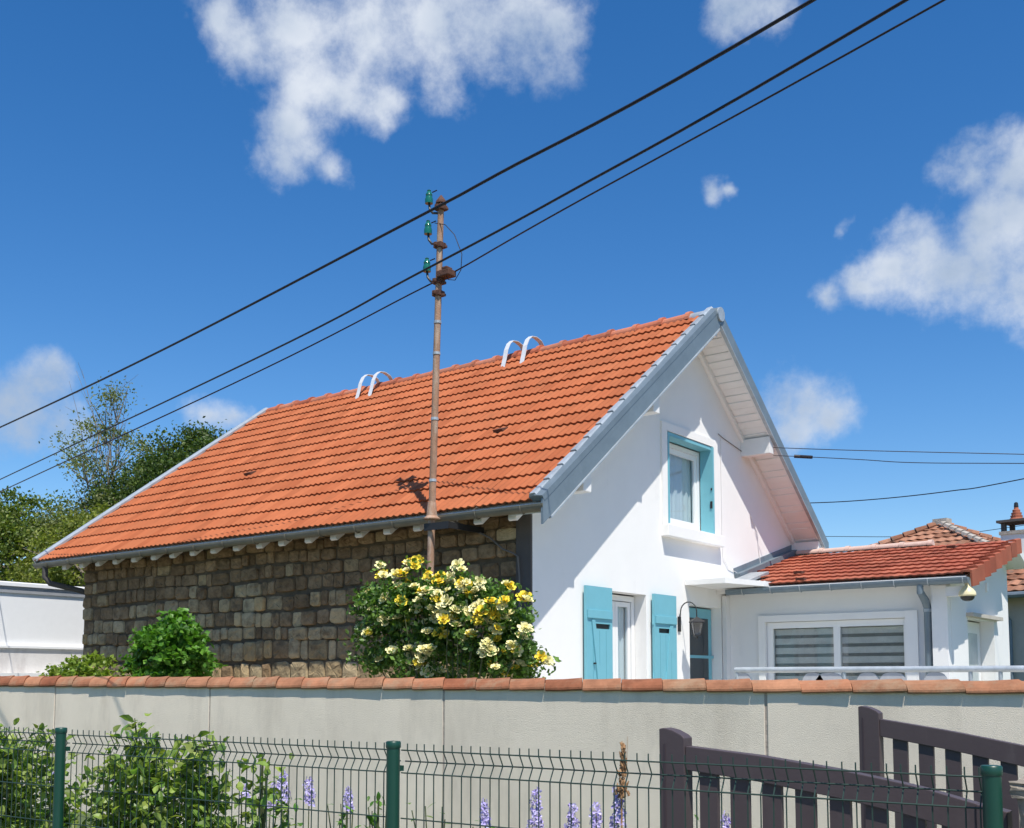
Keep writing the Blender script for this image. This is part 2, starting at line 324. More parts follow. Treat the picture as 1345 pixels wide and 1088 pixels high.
# ------------------------------------------------------------------ the house
house = tag(empty('house'), 'white gabled cottage with orange tiled roof, rubble stone side wall and turquoise shutters', 'house')
RS = .765; TH = math.atan(RS); YE = -.47; ZE = 3.43; YR = 3.66; ZR = ZE + RS*(YR-YE)
XL0, XL1, XR = -9.44, -8.85, .36     # roof left edge at the eave and at the ridge, right edge of the tiles
def zf(y): return ZE + RS*(y-YE)
def zb_(y): return ZR - RS*(y-YR)
HW = 7.28
# gable wall
wall_with_holes('gable_wall', [(0,0),(HW,0),(HW,zb_(HW)-.13),(YR,ZR-.15),(0,zf(0)-.13)],
    [rect(3.0,4.32,3.62,4.87), rect(1.54,2.45,.5,2.64), rect(3.6,4.55,.5,2.58)], 0, 0, -.2, WHITE, house)
wall_with_holes('rear_wall', [(-8.83,0),(-.3,0),(-.3,3.6),(-8.83,3.6)], [], 1, HW-.01, HW-.26, WHITE, house)
wall_with_holes('end_wall', [(.31,0),(HW-.02,0),(HW-.02,zb_(HW)-.14),(YR,ZR-.16),(.31,zf(.31)-.14)], [], 0, -8.83, -8.58, BEIGE, house)
box('corner_pier', (-.205, -.03, 0), (0.0, -.001, 3.60), DARKR, house)
# stone wall: recessed mortar bed and stones with edges of their own
sw = box('stone_wall', (-8.83, .022, 0), (-.202, .3, 3.66), MORTAR, house)
rng = random.Random(3)
def stone_mesh(k):
    r = random.Random(100+k); n = 14; out = []
    for i in range(n):
        a = 2*PI*i/n + .1; c, s = math.cos(a), math.sin(a); e = r.uniform(.22, .42)
        out.append((.5*math.copysign(abs(c)**e, c)*r.uniform(.92, 1.03), .5*math.copysign(abs(s)**e, s)*r.uniform(.92, 1.03)))
    vs = []; 
    for (sc, y, j) in ((1.0, .06, 0), (.99, -.005, .006), (.91, -.028, .005), (.5, -.036, .007)):
        for (a, b) in out: vs.append((a*sc, y + r.uniform(-j, j), b*sc))
    vs.append((0, -.038+r.uniform(-.006, .006), 0)); fs = []
    for q in range(3):
        for i in range(n): fs.append((q*n+i, q*n+(i+1) % n, (q+1)*n+(i+1) % n, (q+1)*n+i))
    for i in range(n): fs.append((3*n+i, 3*n+(i+1) % n, 4*n))
    mb = MB(); mb.v = vs; mb.f = fs; return mb.mesh('stone')
SM = {m_.name: [] for m_ in (STONE, STONEO, STONED)}
for m_ in (STONE, STONEO, STONED):
    for k in range(12): me = stone_mesh(k); me.materials.append(m_); SM[m_.name].append(me)
stones = []
z = .02; rows = []
hs_ = [.27,.25,.26,.24,.25,.22,.29,.28,.19,.215,.215,.20,.185,.165,.15,.14,.15,.15,.15,.14]
for h in hs_:
    if z+h > 3.62: break
    rows.append((z, h)); z += h
for (z0, h) in rows:
    x = -8.86 + rng.uniform(0, .05); big = h > .24
    while x < -.24:
        w = rng.choice((rng.uniform(.12, .2), rng.uniform(.2, .3), rng.uniform(.24, .40 if big or z0 > 2.4 else .32)))
        if x + w > -.34: w = -.208 - x
        hz = h*rng.uniform(.90, 1.0)
        p = rng.random()
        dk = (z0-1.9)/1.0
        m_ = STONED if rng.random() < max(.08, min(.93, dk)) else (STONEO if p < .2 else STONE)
        stones.append((x+w/2, z0+h/2+.02*math.sin(x*1.7+z0*5)+rng.uniform(-.012, .012), w-.008, hz-.005, rng.uniform(-.025, .02), rng.uniform(-.03, .03), m_, rng.randrange(12)))
        x += w
def sdist(s): return (s[0]-7.19)**2 + 9.8**2 - (0 if s[1] > 1.5 else -1e4)
stones.sort(key=lambda s: sdist(s) - 14*s[2]*s[3]*100)
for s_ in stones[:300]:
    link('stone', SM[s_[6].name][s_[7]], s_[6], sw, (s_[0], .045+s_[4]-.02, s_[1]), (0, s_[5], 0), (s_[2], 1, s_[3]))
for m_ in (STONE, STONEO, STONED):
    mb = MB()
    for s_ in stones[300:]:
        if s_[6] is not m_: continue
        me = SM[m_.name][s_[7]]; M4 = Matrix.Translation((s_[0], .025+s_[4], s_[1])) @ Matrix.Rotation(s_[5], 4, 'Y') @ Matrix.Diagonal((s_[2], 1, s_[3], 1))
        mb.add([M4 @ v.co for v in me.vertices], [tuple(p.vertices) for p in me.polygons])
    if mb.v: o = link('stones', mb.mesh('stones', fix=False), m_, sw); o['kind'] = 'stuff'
# roof deck
roof = MB()
roof.prism([(YE+.02,zf(YE+.02)-.03),(YR,ZR-.03),(8.0,zb_(8.0)-.03),(8.0,zb_(8.0)-.10),(YR,ZR-.11),(YE+.02,zf(YE+.02)-.10)], 0, XL1, .46)
roof.add([(XL0+.04,YE+.02,zf(YE+.02)-.031),(XL1,YE+.02,zf(YE+.02)-.031),(XL1,YR,ZR-.031),(XL0+.04,YE+.02,zf(YE+.02)-.10),(XL1,YE+.02,zf(YE+.02)-.10),(XL1,YR,ZR-.11)],
         [(0,1,2),(5,4,3),(0,2,5,3),(0,3,4,1)])
roof = roof.build('roof', WHITEP, house)
# interlocking tiles with two ribs
def tile_mesh(w, l, amp=.017, thick=.02, lift=.027, nrib=2):
    n = 8*nrib; vs = []
    for y, up in ((0, lift), (l, 0)):
        for i in range(n+1):
            t = i/n; c = .5-.5*math.cos(2*PI*nrib*t); vs.append(((t-.5)*(w+.004), y, up + amp*c**1.4))
    for i in range(n+1):
        t = i/n; c = .5-.5*math.cos(2*PI*nrib*t); vs.append(((t-.5)*(w+.004), .004, lift - thick + amp*c**1.4))
    fs = [(i, i+1, n+2+i, n+1+i) for i in range(n)] + [(2*n+2+i, 2*n+3+i, i+1, i) for i in range(n)]
    mb = MB(); mb.v = vs; mb.f = fs; me = mb.mesh('tile', fix=False); return me
TW = .205; NR = 16; SL = (YR-YE)/math.cos(TH); EX = SL/NR
tm = tile_mesh(TW, EX*1.12); tm.materials.append(TILE)
RT = Matrix.Rotation(TH, 4, 'X'); items = []
rng = random.Random(11)
for r in range(NR):
    v = r*EX
    xleft = XL0 + (XL1-XL0)*r/NR
    x = XR - TW/2 - (TW*.5 if False else 0)
    while x > xleft + .02:
        y = YE + v*math.cos(TH); zz = ZE + v*math.sin(TH)
        M4 = Matrix.Translation((x + rng.uniform(-.003, .003), y, zz + rng.uniform(-.002, .003))) @ RT @ Matrix.Rotation(rng.uniform(-.006, .006), 4, 'Z')
        items.append(((x-7.19)**2+(y+9.8)**2+(zz-1.55)**2, M4)); x -= TW
items.sort(key=lambda t: t[0])
for d, M4 in items[:300]:
    o = link('tile', tm, TILE, roof); o.matrix_local = M4
join_copies('tiles', tm, [t[1] for t in items[300:]], TILE, roof)
# rear slope, tile courses as one part
tb = tile_mesh(TW, EX*1.12, nrib=1); RB = Matrix.Rotation(PI, 4, 'Z') @ RT; Ms = []
for r in range(16):
    y = 7.95 - r*EX*math.cos(TH); zz = zb_(7.95) + r*EX*math.sin(TH); x = XR-TW/2
    while x > XL1: Ms.append(Matrix.Translation((x, y, zz)) @ RB); x -= TW
join_copies('rear_tiles', tb, Ms, TILE, roof)
# ridge tiles
rm = MB(); n = 10; L = .45
for (x, r) in ((0, .088), (L-.07, .096), (L-.065, .116), (L, .116)):
    for i in range(n+1):
        a = PI*(-.05 + 1.1*i/n); rm.v.append((x, r*math.cos(a)*1.12, r*math.sin(a)))
for q in range(3):
    for i in range(n): rm.f.append((q*(n+1)+i, q*(n+1)+i+1, (q+1)*(n+1)+i+1, (q+1)*(n+1)+i))
rm.f.append(tuple(range(3*(n+1), 4*(n+1)))); rmm = rm.mesh('ridge_tile'); rmm.materials.append(RIDGE)
x = XL1 - .02
while x < -.12:
    link('ridge_tile', rmm, RIDGE, roof, (x, YR, ZR-.045+rng.uniform(-.004, .006)), (0, rng.uniform(-.012, .012), rng.uniform(-.01, .01))); x += .425
MB().tube([(x-.03, YR, ZR-.055), (.525, YR, ZR-.055)], .098, 14).build('ridge_cap', ZINCL, roof, smooth=True)
# roof vent tiles: small dark slots
for (x, y) in ((-1.38, 1.18), (-6.30, 1.185)):
    v = MB().prism([(-.03, 0), (.10, 0), (.10, .015), (-.03, .055)], 0, -.075, .075).build('vent_tile', RUSTD, roof); v.matrix_local = Matrix.Translation((x, y, zf(y)+.02)) @ RT
# zinc bargeboard and stepped flashing
def rake(name, m, x0, x1, yl, yr, lo, hi, side):
    f = (lambda y, o: ZR + (RS*(y-YR) if side < 0 else -RS*(y-YR)) + o)
    return MB().prism([(yl, f(yl, lo)), (yr, f(yr, lo)), (yr, f(yr, hi)), (yl, f(yl, hi))], 0, x0, x1).build(name, m, house)
rake('bargeboard', ZINC, .47, .50, -.49, YR, -.235, .035, -1)
rake('bargeboard', ZINC, .47, .50, YR, 7.40, -.185, .035, 1)
rake('barge_trim', ZINCL, .462, .512, -.36, YR-.03, -.26, -.237, -1)
rake('barge_trim', ZINCL, .462, .512, YR+.03, 7.42, -.21, -.187, 1)
rake('barge_batten', WHITEP, .43, .468, -.30, YR, -.23, -.12, -1)
rake('barge_batten', WHITEP, .43, .468, YR, 7.38, -.18, -.12, 1)
fl = MB().prism([(XR-.03, .052), (XR+.03, .075), (.50, .062), (.505, .0), (XR, .0)], 1, 0, SL-.05).build('verge_flashing', ZINC, house); fl.matrix_local = Matrix.Translation((0, YE, ZE)) @ RT
st = MB().prism([(-.055, .0), (-.03, .045), (.04, .05), (.075, .0)], 1, 0, EX*.93).mesh('flashing_step'); st.materials.append(ZINCL)
for r in range(NR):
    v = r*EX+.02; o = link('flashing_step', st, ZINCL, fl); o.matrix_local = Matrix.Translation((XR, v, .045)) @ Matrix.Rotation(-.04, 4, 'X')
Lx = math.hypot(XL1-XL0, SL); an = math.atan2(XL1-XL0, SL)
o = MB().prism([(-.12,-.11),(-.12,.06),(-.02,.075),(.05,.055),(.05,.02),(-.09,.0),(-.09,-.11)], 1, 0, Lx).build('end_verge_flashing', ZINCL, house)
o.matrix_local = Matrix.Translation((XL0+.03, YE, ZE)) @ RT @ Matrix.Rotation(-an, 4, 'Z')
# soffit boards between wall and bargeboard, both slopes
def soffit(side):
    root = None; y0, y1 = (-.42, YR) if side < 0 else (YR, 7.9); n = int((y1-y0)/math.cos(TH)/.125)
    for k in range(n):
        a = y0 + (y1-y0)*k/n; b = y0 + (y1-y0)*(k+1)/n - .006
        f = (lambda y, o: ZR - RS*abs(y-YR) + o); e = .004*((k*7) % 3)
        m = MB().prism([(a, f(a, -.155-e)), (b, f(b, -.150-e)), (b, f(b, -.13)), (a, f(a, -.13))], 0, .003, .425)
        m.build('soffit_board', WHITEP, house)
soffit(-1); soffit(1)
rake('wall_rafter', WHITEP, .002, .055, -.25, YR-.02, -.25, -.16, -1)
rake('wall_rafter', WHITEP, .002, .055, YR+.02, 7.27, -.25, -.16, 1)
for (y, zt, h, w, x1) in ((.42, 3.93, .28, .16, .455), (1.98, 5.12, .27, .15, .455), (3.66, ZR-.17, .17, .12, .425), (5.35, 5.14, .25, .14, .462), (7.14, 3.76, .15, .16, .46)):
    box('purlin', (.0, y-w/2, zt-h), (x1, y+w/2, zt), WHITEP, house, bev=.006)
# eave: rafter tails, gutter
rt = MB().prism([(0,3.72),(-.40,3.415),(-.40,3.27),(-.375,3.255),(0,3.54)], 0, -.055, .055).mesh('rafter_tail'); rt.materials.append(WHITEP)
x = -.03
while x > -9.2:
    link('rafter_tail', rt, WHITEP, house, (x+rng.uniform(-.02, .02), .045, .02)); x -= .463
gp = []
for i in range(11):
    a = PI + PI*i/10; gp.append((YE+.03+.062*math.cos(a), 3.40+.062*math.sin(a)*1.2))
gp = gp + [(YE+.03+(p[0]-(YE+.03))*.93, 3.40+(p[1]-3.40)*.93) for p in gp[::-1]]
gut = MB().prism(gp, 0, XL0-.05, .49).build('gutter', GUT, house)
for x in (XL0-.052, .488): MB().prism(gp[:11], 0, x, x+.006).build('gutter_end', GUT, gut)
x = .2
while x > XL0:
    MB().tube([(x, YE+.03+.068*math.cos(a), 3.40+.082*math.sin(a)) for a in [PI+PI*i/8 for i in range(9)]], .008, 5).build('gutter_bracket', GUT, gut); x -= .62
MB().tube([(-9.22,-.44,3.36),(-9.22,-.44,3.18),(-9.18,-.38,3.08),(-8.97,.02,2.98),(-8.89,.15,2.93),(-8.89,.18,2.8),(-8.89,.18,.1)], .045, 10).build('downpipe', DARKR, house, smooth=True)
# ladder hooks on the ridge
for x in (-6.10, -5.80, -2.96, -2.60):
    pts = [(3.27, 6.31), (3.32, 6.46), (3.36, 6.61), (3.42, 6.72), (3.50, 6.785), (3.62, 6.80), (3.74, 6.77), (3.83, 6.69), (3.88, 6.58), (3.92, 6.44)]
    m = MB(); w = .04
    for i, p in enumerate(pts):
        m.v += [(x-w, p[0], p[1]), (x+w, p[0], p[1]), (x+w, p[0]+.004, p[1]-.008), (x-w, p[0]+.004, p[1]-.008)]
    for i in range(len(pts)-1):
        a = i*4; b = a+4; m.f += [(a, a+1, b+1, b), (a+1, a+2, b+2, b+1), (a+2, a+3, b+3, b+2), (a+3, a, b, b+3)]
    m.f += [(0, 3, 2, 1), tuple(range(len(m.v)-4, len(m.v)))]
    hk = m.build('ladder_hook', ALU, house)
for x0, x1 in ((-6.10, -5.80), (-2.96, -2.60)):
    MB().tube([(x0, 3.84, 6.67), (x1, 3.84, 6.67)], .012, 6).build('hook_bar', ALU, house)
# ---- upper window
fr = MB(); Y0, Y1, Z0, Z1, X = 3.12, 4.27, 3.63, 4.80, -.17
def frame_mb(Y0, Y1, Z0, Z1, X, t, d=.05):
    m = MB(); m.box((X-d, Y0, Z0), (X, Y0+t, Z1)); m.box((X-d, Y1-t, Z0), (X, Y1, Z1)); m.box((X-d, Y0+t, Z0), (X, Y1-t, Z0+t)); m.box((X-d, Y0+t, Z1-t), (X, Y1-t, Z1)); return m
def curtain(Y0, Y1, Z0, Z1, X, parent, m=CURT, axis='Y'):
    n = 60; vs = []
    for i in range(n+1):
        t = i/n; off = .012*math.sin(t*38)+.006*math.sin(t*91)
        p = (X+off, Y0+(Y1-Y0)*t) if axis == 'Y' else (Y0+(Y1-Y0)*t, X+off)
        vs += [(p[0], p[1], Z0), (p[0], p[1], Z1)]
    mb = MB(); mb.v = vs; mb.f = [(2*i, 2*i+2, 2*i+3, 2*i+1) for i in range(n)]; return mb.build('curtain', m, parent, smooth=True)
wn = frame_mb(Y0, Y1, Z0, Z1, X, .06).build('window', PVC, house)
frame_mb(Y0+.064, Y1-.064, Z0+.064, Z1-.064, X-.012, .07, .04).build('sash', PVC, wn)
MB().box((X-.035, Y0+.13, Z0+.13), (X-.030, Y1-.13, Z1-.13)).build('pane', GLASS, wn)
curtain(Y0+.10, Y1-.10, Z0+.1, Z1-.1, X-.09, wn)
box('window_sill', (-.2, 2.86, 3.44), (.11, 4.50, 3.60), WHITE, house, bev=.008)
for nm, a, b in (('window_surround', (-.02, 2.86, 3.602), (.03, 2.998, 4.98)), ('window_surround', (-.02, 4.322, 3.602), (.03, 4.46, 4.98)), ('window_surround', (-.02, 2.999, 4.872), (.03, 4.321, 4.98))):
    box(nm, a, b, WHITE, house)
MB().box((-.16, 3.003, 3.63), (.035, 3.045, 4.86)).box((-.15, 3.05, 3.63), (-.005, 3.085, 4.85)).build('shutter', BLUE, house, bev=.003)
sh = MB().box((-.16, 4.275, 3.60), (.045, 4.312, 4.86)).build('shutter', BLUE, house, bev=.003)
box('shutter_bolt', (.0, 4.262, 3.98), (.03, 4.273, 4.08), IRON, sh); box('shutter_catch', (.01, 4.262, 4.24), (.03, 4.273, 4.27), IRON, sh)
MB().box((-.165, 3.05, 4.815), (.02, 4.27, 4.862)).build('shutter_head', BLUE, house)
# ---- ground floor french window and shutters
wn = frame_mb(1.56, 2.44, .52, 2.62, -.17, .07).build('french_window', PVC, house)
frame_mb(1.64, 2.0, .60, 2.54, -.185, .06, .04).build('sash', PVC, wn); frame_mb(2.005, 2.36, .60, 2.54, -.185, .06, .04).build('sash', PVC, wn)
MB().box((-.21, 1.70, .66), (-.205, 1.94, 2.48)).build('pane', GLASS, wn); MB().box((-.21, 2.065, .66), (-.205, 2.30, 2.48)).build('pane', GLASS, wn)
curtain(1.62, 2.38, .55, 2.55, -.25, wn)
box('doorstep', (-.2, 1.5, .38), (.2, 2.5, .50), WHITE, house, bev=.01)
def shutter(y0, y1, z0, z1, hinge):
    s = MB()
    s.box((.035, y0, z0), (.068, y1, z1-.5))              # below the vent slot
    s.box((.035, y0, z1-.44), (.068, y1, z1))
    a, b = y0+(y1-y0)*(.28 if hinge < 0 else .2), y1-(y1-y0)*(.08 if hinge < 0 else .2)
    s.box((.035, y0, z1-.4995), (.068, a, z1-.4405)); s.box((.035, b, z1-.4995), (.068, y1, z1-.4405))
    o = s.build('shutter', BLUE, house)
    box('vent_slot', (.037, a, z1-.499), (.045, b, z1-.441), DARKP, o)
    for zz in (z1-.33, z0+.25): box('batten', (.069, y0+.02, zz-.05), (.088, y1-.02, zz+.05), BLUE, o, bev=.004)
    c = MB(); ya, yb = (y0+.10, y0+.34) if hinge < 0 else (y1-.12, y1-.36)
    c.add([(.069, ya, z1-.40), (.069, ya+.07*(1 if hinge<0 else -1), z1-.40), (.069, yb+.07*(1 if hinge<0 else -1), z0+.31), (.069, yb, z0+.31),
           (.086, ya, z1-.40), (.086, ya+.07*(1 if hinge<0 else -1), z1-.40), (.086, yb+.07*(1 if hinge<0 else -1), z0+.31), (.086, yb, z0+.31)],
          [(0,1,2,3),(4,7,6,5),(0,4,5,1),(1,5,6,2),(2,6,7,3),(3,7,4,0)]); c.build('brace', BLUE, o)
    for k in range(1, 4):
        yy = y0+(y1-y0)*k/4; box('board_joint', (.0682, yy-.003, z0+.02), (.0688, yy+.003, z1-.52), mat('joint_blue', (.06, .26, .32), .6), o)
    hy = y1+.006 if hinge < 0 else y0-.006
    for zz in (z1-.34, z0+.25, (z0+z1)/2): MB().tube([(.05, hy, zz-.06), (.05, hy, zz+.06)], .013, 6).build('hinge', BLUE if hinge > 0 else IRON, o)
    return o
shutter(.965, 1.535, .52, 2.66, -1); shutter(2.54, 3.12, .52, 2.66, 1)
MB().tube([(.03, 1.12, 1.75), (.10, 1.12, 1.75)], .012, 6).build('shutter_hook', IRON, house)
# ---- front door under the canopy
dr = box('door', (-.19, 3.62, .5), (-.15, 4.53, 2.56), BLUE, house)
for (a, b, c, d_) in ((3.70, 4.05, .6, 1.4), (4.10, 4.45, .6, 1.4)): box('door_panel', (-.149, a, c), (-.135, b, d_), BLUE, dr, bev=.004)
MB().box((-.149, 3.72, 1.5), (-.143, 4.42, 2.42)).build('pane', glass_mat('door_glass', (.25, .35, .4), .3), dr)
MB().tube([(-.145, 3.70, 1.5), (-.09, 3.70, 1.5), (-.09, 3.80, 1.5)], .012, 6).build('door_handle', ALU, dr)
box('door_rail', (-.149, 3.62, 1.86), (-.12, 4.53, 1.90), BLUE, dr)
box('doorstep', (-.18, 3.55, .36), (.5, 4.6, .499), WHITE, house, bev=.01)
MB().prism([(.003, 3.48), (.60, 3.48), (.80, 4.37), (.80, 4.62), (.003, 4.62)], 2, 2.835, 2.905).build('canopy', WHITEP, house)
# cables on the gable
MB().tube([(.012,4.52,5.10),(.012,4.70,5.06),(.012,5.28,4.97)], .006, 5).build('wall_cable', CABLEG, house)
MB().tube([(.012,4.60,5.05),(.012,4.60,3.50),(.012,4.62,3.30),(.012,4.78,3.17),(.012,5.2,3.10)], .005, 5).build('wall_cable', WHITEP, house)
MB().tube([(.012,5.55,4.04),(.012,5.77,3.79),(.012,5.88,3.24)], .006, 5).build('wall_cable', WHITEP, house)
# conduit on the stone wall
MB().tube([(-.97,-.50,3.40),(-.85,-.40,3.36),(-.75,-.10,3.25),(-.70,-.07,3.23),(-.55,-.06,3.16),(-.37,-.06,3.02),(-.22,-.06,2.96),(-.15,-.07,2.92),(-.135,-.06,2.70),(-.14,-.06,1.0)], .011, 6).build('wall_conduit', CABLEG, house, smooth=True)

# ------------------------------------------------------------------ lantern on the gable
lan = tag(empty('wall_lantern', (0, 3.30, 2.30)), 'black iron wall lantern hanging from a curved arm between shutter and blue door', 'lantern')
box('wall_plate', (.003, -.035, -.10), (.02, .035, .10), IRON, lan, bev=.004)
MB().tube([(.02, 0, .05)] + [(.15-.12*math.cos(a), 0, .16+.13*math.sin(a)) for a in [PI*i/9 for i in range(10)]] + [(.27, 0, .07)], .008, 6).build('arm', IRON, lan, smooth=True)
MB().lathe([(.01, .09), (.035, .075), (.115, .03), (.12, .015), (.10, .012)], (.27, 0, 0), 4).build('roof_cap', IRON, lan)
MB().lathe([(.093, .012), (.055, -.15)], (.27, 0, 0), 4).build('glass_body', glass_mat('lantern_glass', (.6, .62, .62), .25), lan)
for k in range(4):
    a = PI/2*k; MB().tube([(.27+.095*math.cos(a), .095*math.sin(a), .012), (.27+.056*math.cos(a), .056*math.sin(a), -.15)], .005, 4).build('frame_bar', IRON, lan)
MB().lathe([(.062, -.15), (.062, -.165), (.02, -.175), (.008, -.20)], (.27, 0, 0), 4).build('base', IRON, lan)

# ------------------------------------------------------------------ annex
ax = tag(empty('annex', (0, 4.68, 0)), 'low white annex with red tiled lean-to roof joined to the cottage gable', 'annex')
A = -4.68
def az(y): return 2.86 + .262*(y-4.40)
AX = 3.13; ATOP = 7.0
wall_with_holes('front_wall', rect(0.01, AX-.25, 0, az(4.68)-.10), [rect(.62, 2.56, .6, 2.36)], 1, 0, .25, WHITEA, ax)
wall_with_holes('side_wall', [(0.0, 0), (HW+.3+A, 0), (HW+.3+A, az(HW+.3)-.1), (0.0, az(4.68)-.1)], [rect(5.42+A, 6.75+A, .5, 2.38)], 0, AX, AX-.25, WHITE, ax)
box('rear_wall', (0.01, HW+.02+A, 0), (AX-.26, HW+.27+A, 3.4), WHITEA, ax)
box('corner_pilaster', (2.93, -.14, 0), (AX-.003, -.001, 2.75), WHITE, ax, bev=.005)
box('corner_pilaster', (.012, -.12, 0), (.075, -.001, 2.75), WHITEA, ax)
# window with banded blinds
for a, b in (((.52, -.035, .6), (.618, .0-.001, 2.45)), ((2.562, -.035, .6), (2.72, -.001, 2.45)), ((.619, -.035, 2.362), (2.561, -.001, 2.45))): box('window_surround', a, b, WHITE, ax)
wf = MB()
for a, b in (((.625, .03, .6), (.71, .09, 2.355)), ((2.47+.05, .03, .6), (2.555, .09, 2.355)), ((1.58, .03, .6), (1.67, .09, 2.27)), ((.711, .03, 2.27), (2.519, .09, 2.355)), ((.711, .03, .6), (1.579, .09, .68)), ((1.671, .03, .6), (2.519, .09, .68))): wf.box(a, b)
wf = wf.build('window', PVC, ax)
for x0, x1 in ((.712, 1.578), (1.672, 2.518)):
    MB().box((x0, .055, .682), (x1, .06, 2.268)).build('pane', glass_mat('annex_glass', (.9, .93, .93), .10), wf)
    z = 2.26; k = 0
    while z > .9:
        h = .085 if k % 2 == 0 else .045
        box('blind_band', (x0, .10, z-h+.002), (x1, .108, z), BLINDL if k % 2 == 0 else BLINDD, wf); z -= h; k += 1
# side door
dr = box('side_door', (AX-.23, 5.44+A, .5), (AX-.19, 6.73+A, 2.36), PVC, ax)
MB().box((AX-.188, 5.60+A, .7), (AX-.183, 6.57+A, 2.2)).build('pane', mat('frosted_pane', (.45, .50, .50), .25), dr)
box('door_lintel', (AX, 5.36+A, 2.39), (AX+.09, 6.9+A, 2.44), BEIGE, ax)
box('small_vent', (AX+.001, 6.35+A, 2.78), (AX+.03, 6.42+A, 2.90), PVC, ax)
# roof
VX = 3.46; PH = math.atan(.262); AR = Matrix.Rotation(PH, 4, 'X')
rf = MB().prism([(4.40+A, az(4.40)-.025), (ATOP+A, az(ATOP)-.025), (ATOP+.7+A, az(ATOP)-.2), (ATOP+.7+A, az(ATOP)-.35), (ATOP+A, az(ATOP)-.09), (4.40+A, az(4.40)-.09)], 0, .004, VX-.06).build('roof', WHITEP, ax)
ATW = .235; AN = 9; AEX = (ATOP-4.40)/math.cos(PH)/AN
at = tile_mesh(ATW, AEX*1.1, amp=.007, lift=.024, nrib=2); at.materials.append(TILE2)
for r in range(AN):
    x = VX-.09-ATW/2; xmin = .26 if r > 2 else (.80 if r == 0 else .55)
    xmin = .80 - .055*r*4.5 if r < 3 else .16
    while x > xmin:
        y = 4.40 + r*AEX*math.cos(PH); o = link('tile', at, TILE2, rf)
        o.matrix_local = Matrix.Translation((x, y+A, az(y)+rng.uniform(-.002, .003))) @ AR @ Matrix.Rotation(rng.uniform(-.008, .008), 4, 'Z'); x -= ATW
vt = MB().prism([(-.10, .035), (.0, .045), (.035, .035), (.035, -.17), (.015, -.17), (.012, .012), (-.10, .015)], 1, -.01, AEX*.99).mesh('verge_tile'); vt.materials.append(TILE2)
for r in range(AN):
    y = 4.40 + r*AEX*math.cos(PH); o = link('verge_tile', vt, TILE2, rf); o.matrix_local = Matrix.Translation((VX-.02, y+A, az(y)+.012)) @ AR @ Matrix.Rotation(-.11, 4, 'X') @ Matrix.Rotation(rng.uniform(-.02, .02), 4, 'Z')
ar = rmm.copy()
for k in range(5):
    o = inst('ridge_tile', rmm, PALER, rf, (.12+k*.42, ATOP+A+.02, az(ATOP)+.03), (0, 0, 0), (1, .6, .62))
for (x, r) in ((.95, 2), (1.22, 0), (2.65, 7)):
    y = 4.40 + (r+.35)*AEX*math.cos(PH); v = MB().prism([(-.03, 0), (.09, 0), (.09, .01), (-.03, .045)], 0, -.06, .06).build('vent_tile', RUSTD, rf); v.matrix_local = Matrix.Translation((x, y+A, az(y)+.02)) @ AR
o = MB().box((.003, 0, .0), (.10, 2.3, .09)).box((.0035, -.0, .0905), (.012, 2.3, .17)).build('wall_flashing', ZINC, ax); o.matrix_local = Matrix.Translation((0, 5.0+A, az(5.0)+.0)) @ AR
o = MB().box((.12, -.1, .012), (.42, .75, .05)).build('wall_flashing', ZINCL, ax); o.matrix_local = Matrix.Translation((0, 4.55+A, az(4.55)+.0)) @ AR
gp2 = []
for i in range(11):
    a = PI + PI*i/10; gp2.append((4.34+A+.06*math.cos(a), 2.815+.075*math.sin(a)))
gp2 = gp2 + [(4.34+A+(p[0]-(4.34+A))*.93, 2.815+(p[1]-2.815)*.93) for p in gp2[::-1]]
gt = MB().prism(gp2, 0, .20, VX-.02).build('gutter', ZINC, ax)
MB().prism(gp2[:11], 0, VX-.022, VX-.014).build('gutter_end', ZINC, gt)
for k in range(8):
    x = .45+k*.42; MB().tube([(x, 4.34+A+.066*math.cos(a), 2.815+.082*math.sin(a)) for a in [PI+PI*i/8 for i in range(9)]], .007, 5).build('gutter_bracket', ZINCL, gt)
MB().tube([(2.86,4.34+A,2.75),(2.86,4.34+A,2.66),(2.865,-.16,2.56),(2.865,-.07,2.46),(2.865,-.07,0)], [.04,.045,.05,.05,.05], 12).build('downpipe', ZINC, ax, smooth=True)
for zz in (2.44, 1.7): MB().tube([(2.865,-.07,zz-.02),(2.865,-.07,zz+.02)], .057, 12).build('pipe_collar', ZINCL, ax)
box('eave_box', (AX+.003, 4.46+A, 2.60), (VX-.06, 4.60+A, 2.72), WHITEA, ax)
dc = tag(empty('dome_camera', (3.40, 4.44, 2.62)), 'cream dome security camera hanging under the corner of the annex roof', 'camera')
MB().lathe([(.02, .13), (.03, .10), (.055, .075), (.10, .02), (.105, -.02), (.095, -.035)], n=16).build('housing', CREAMP, dc, smooth=True)
MB().lathe([(.085, -.036), (.08, -.06), (.055, -.085), (.02, -.095)], n=16).build('dome', DARKP, dc, smooth=True)

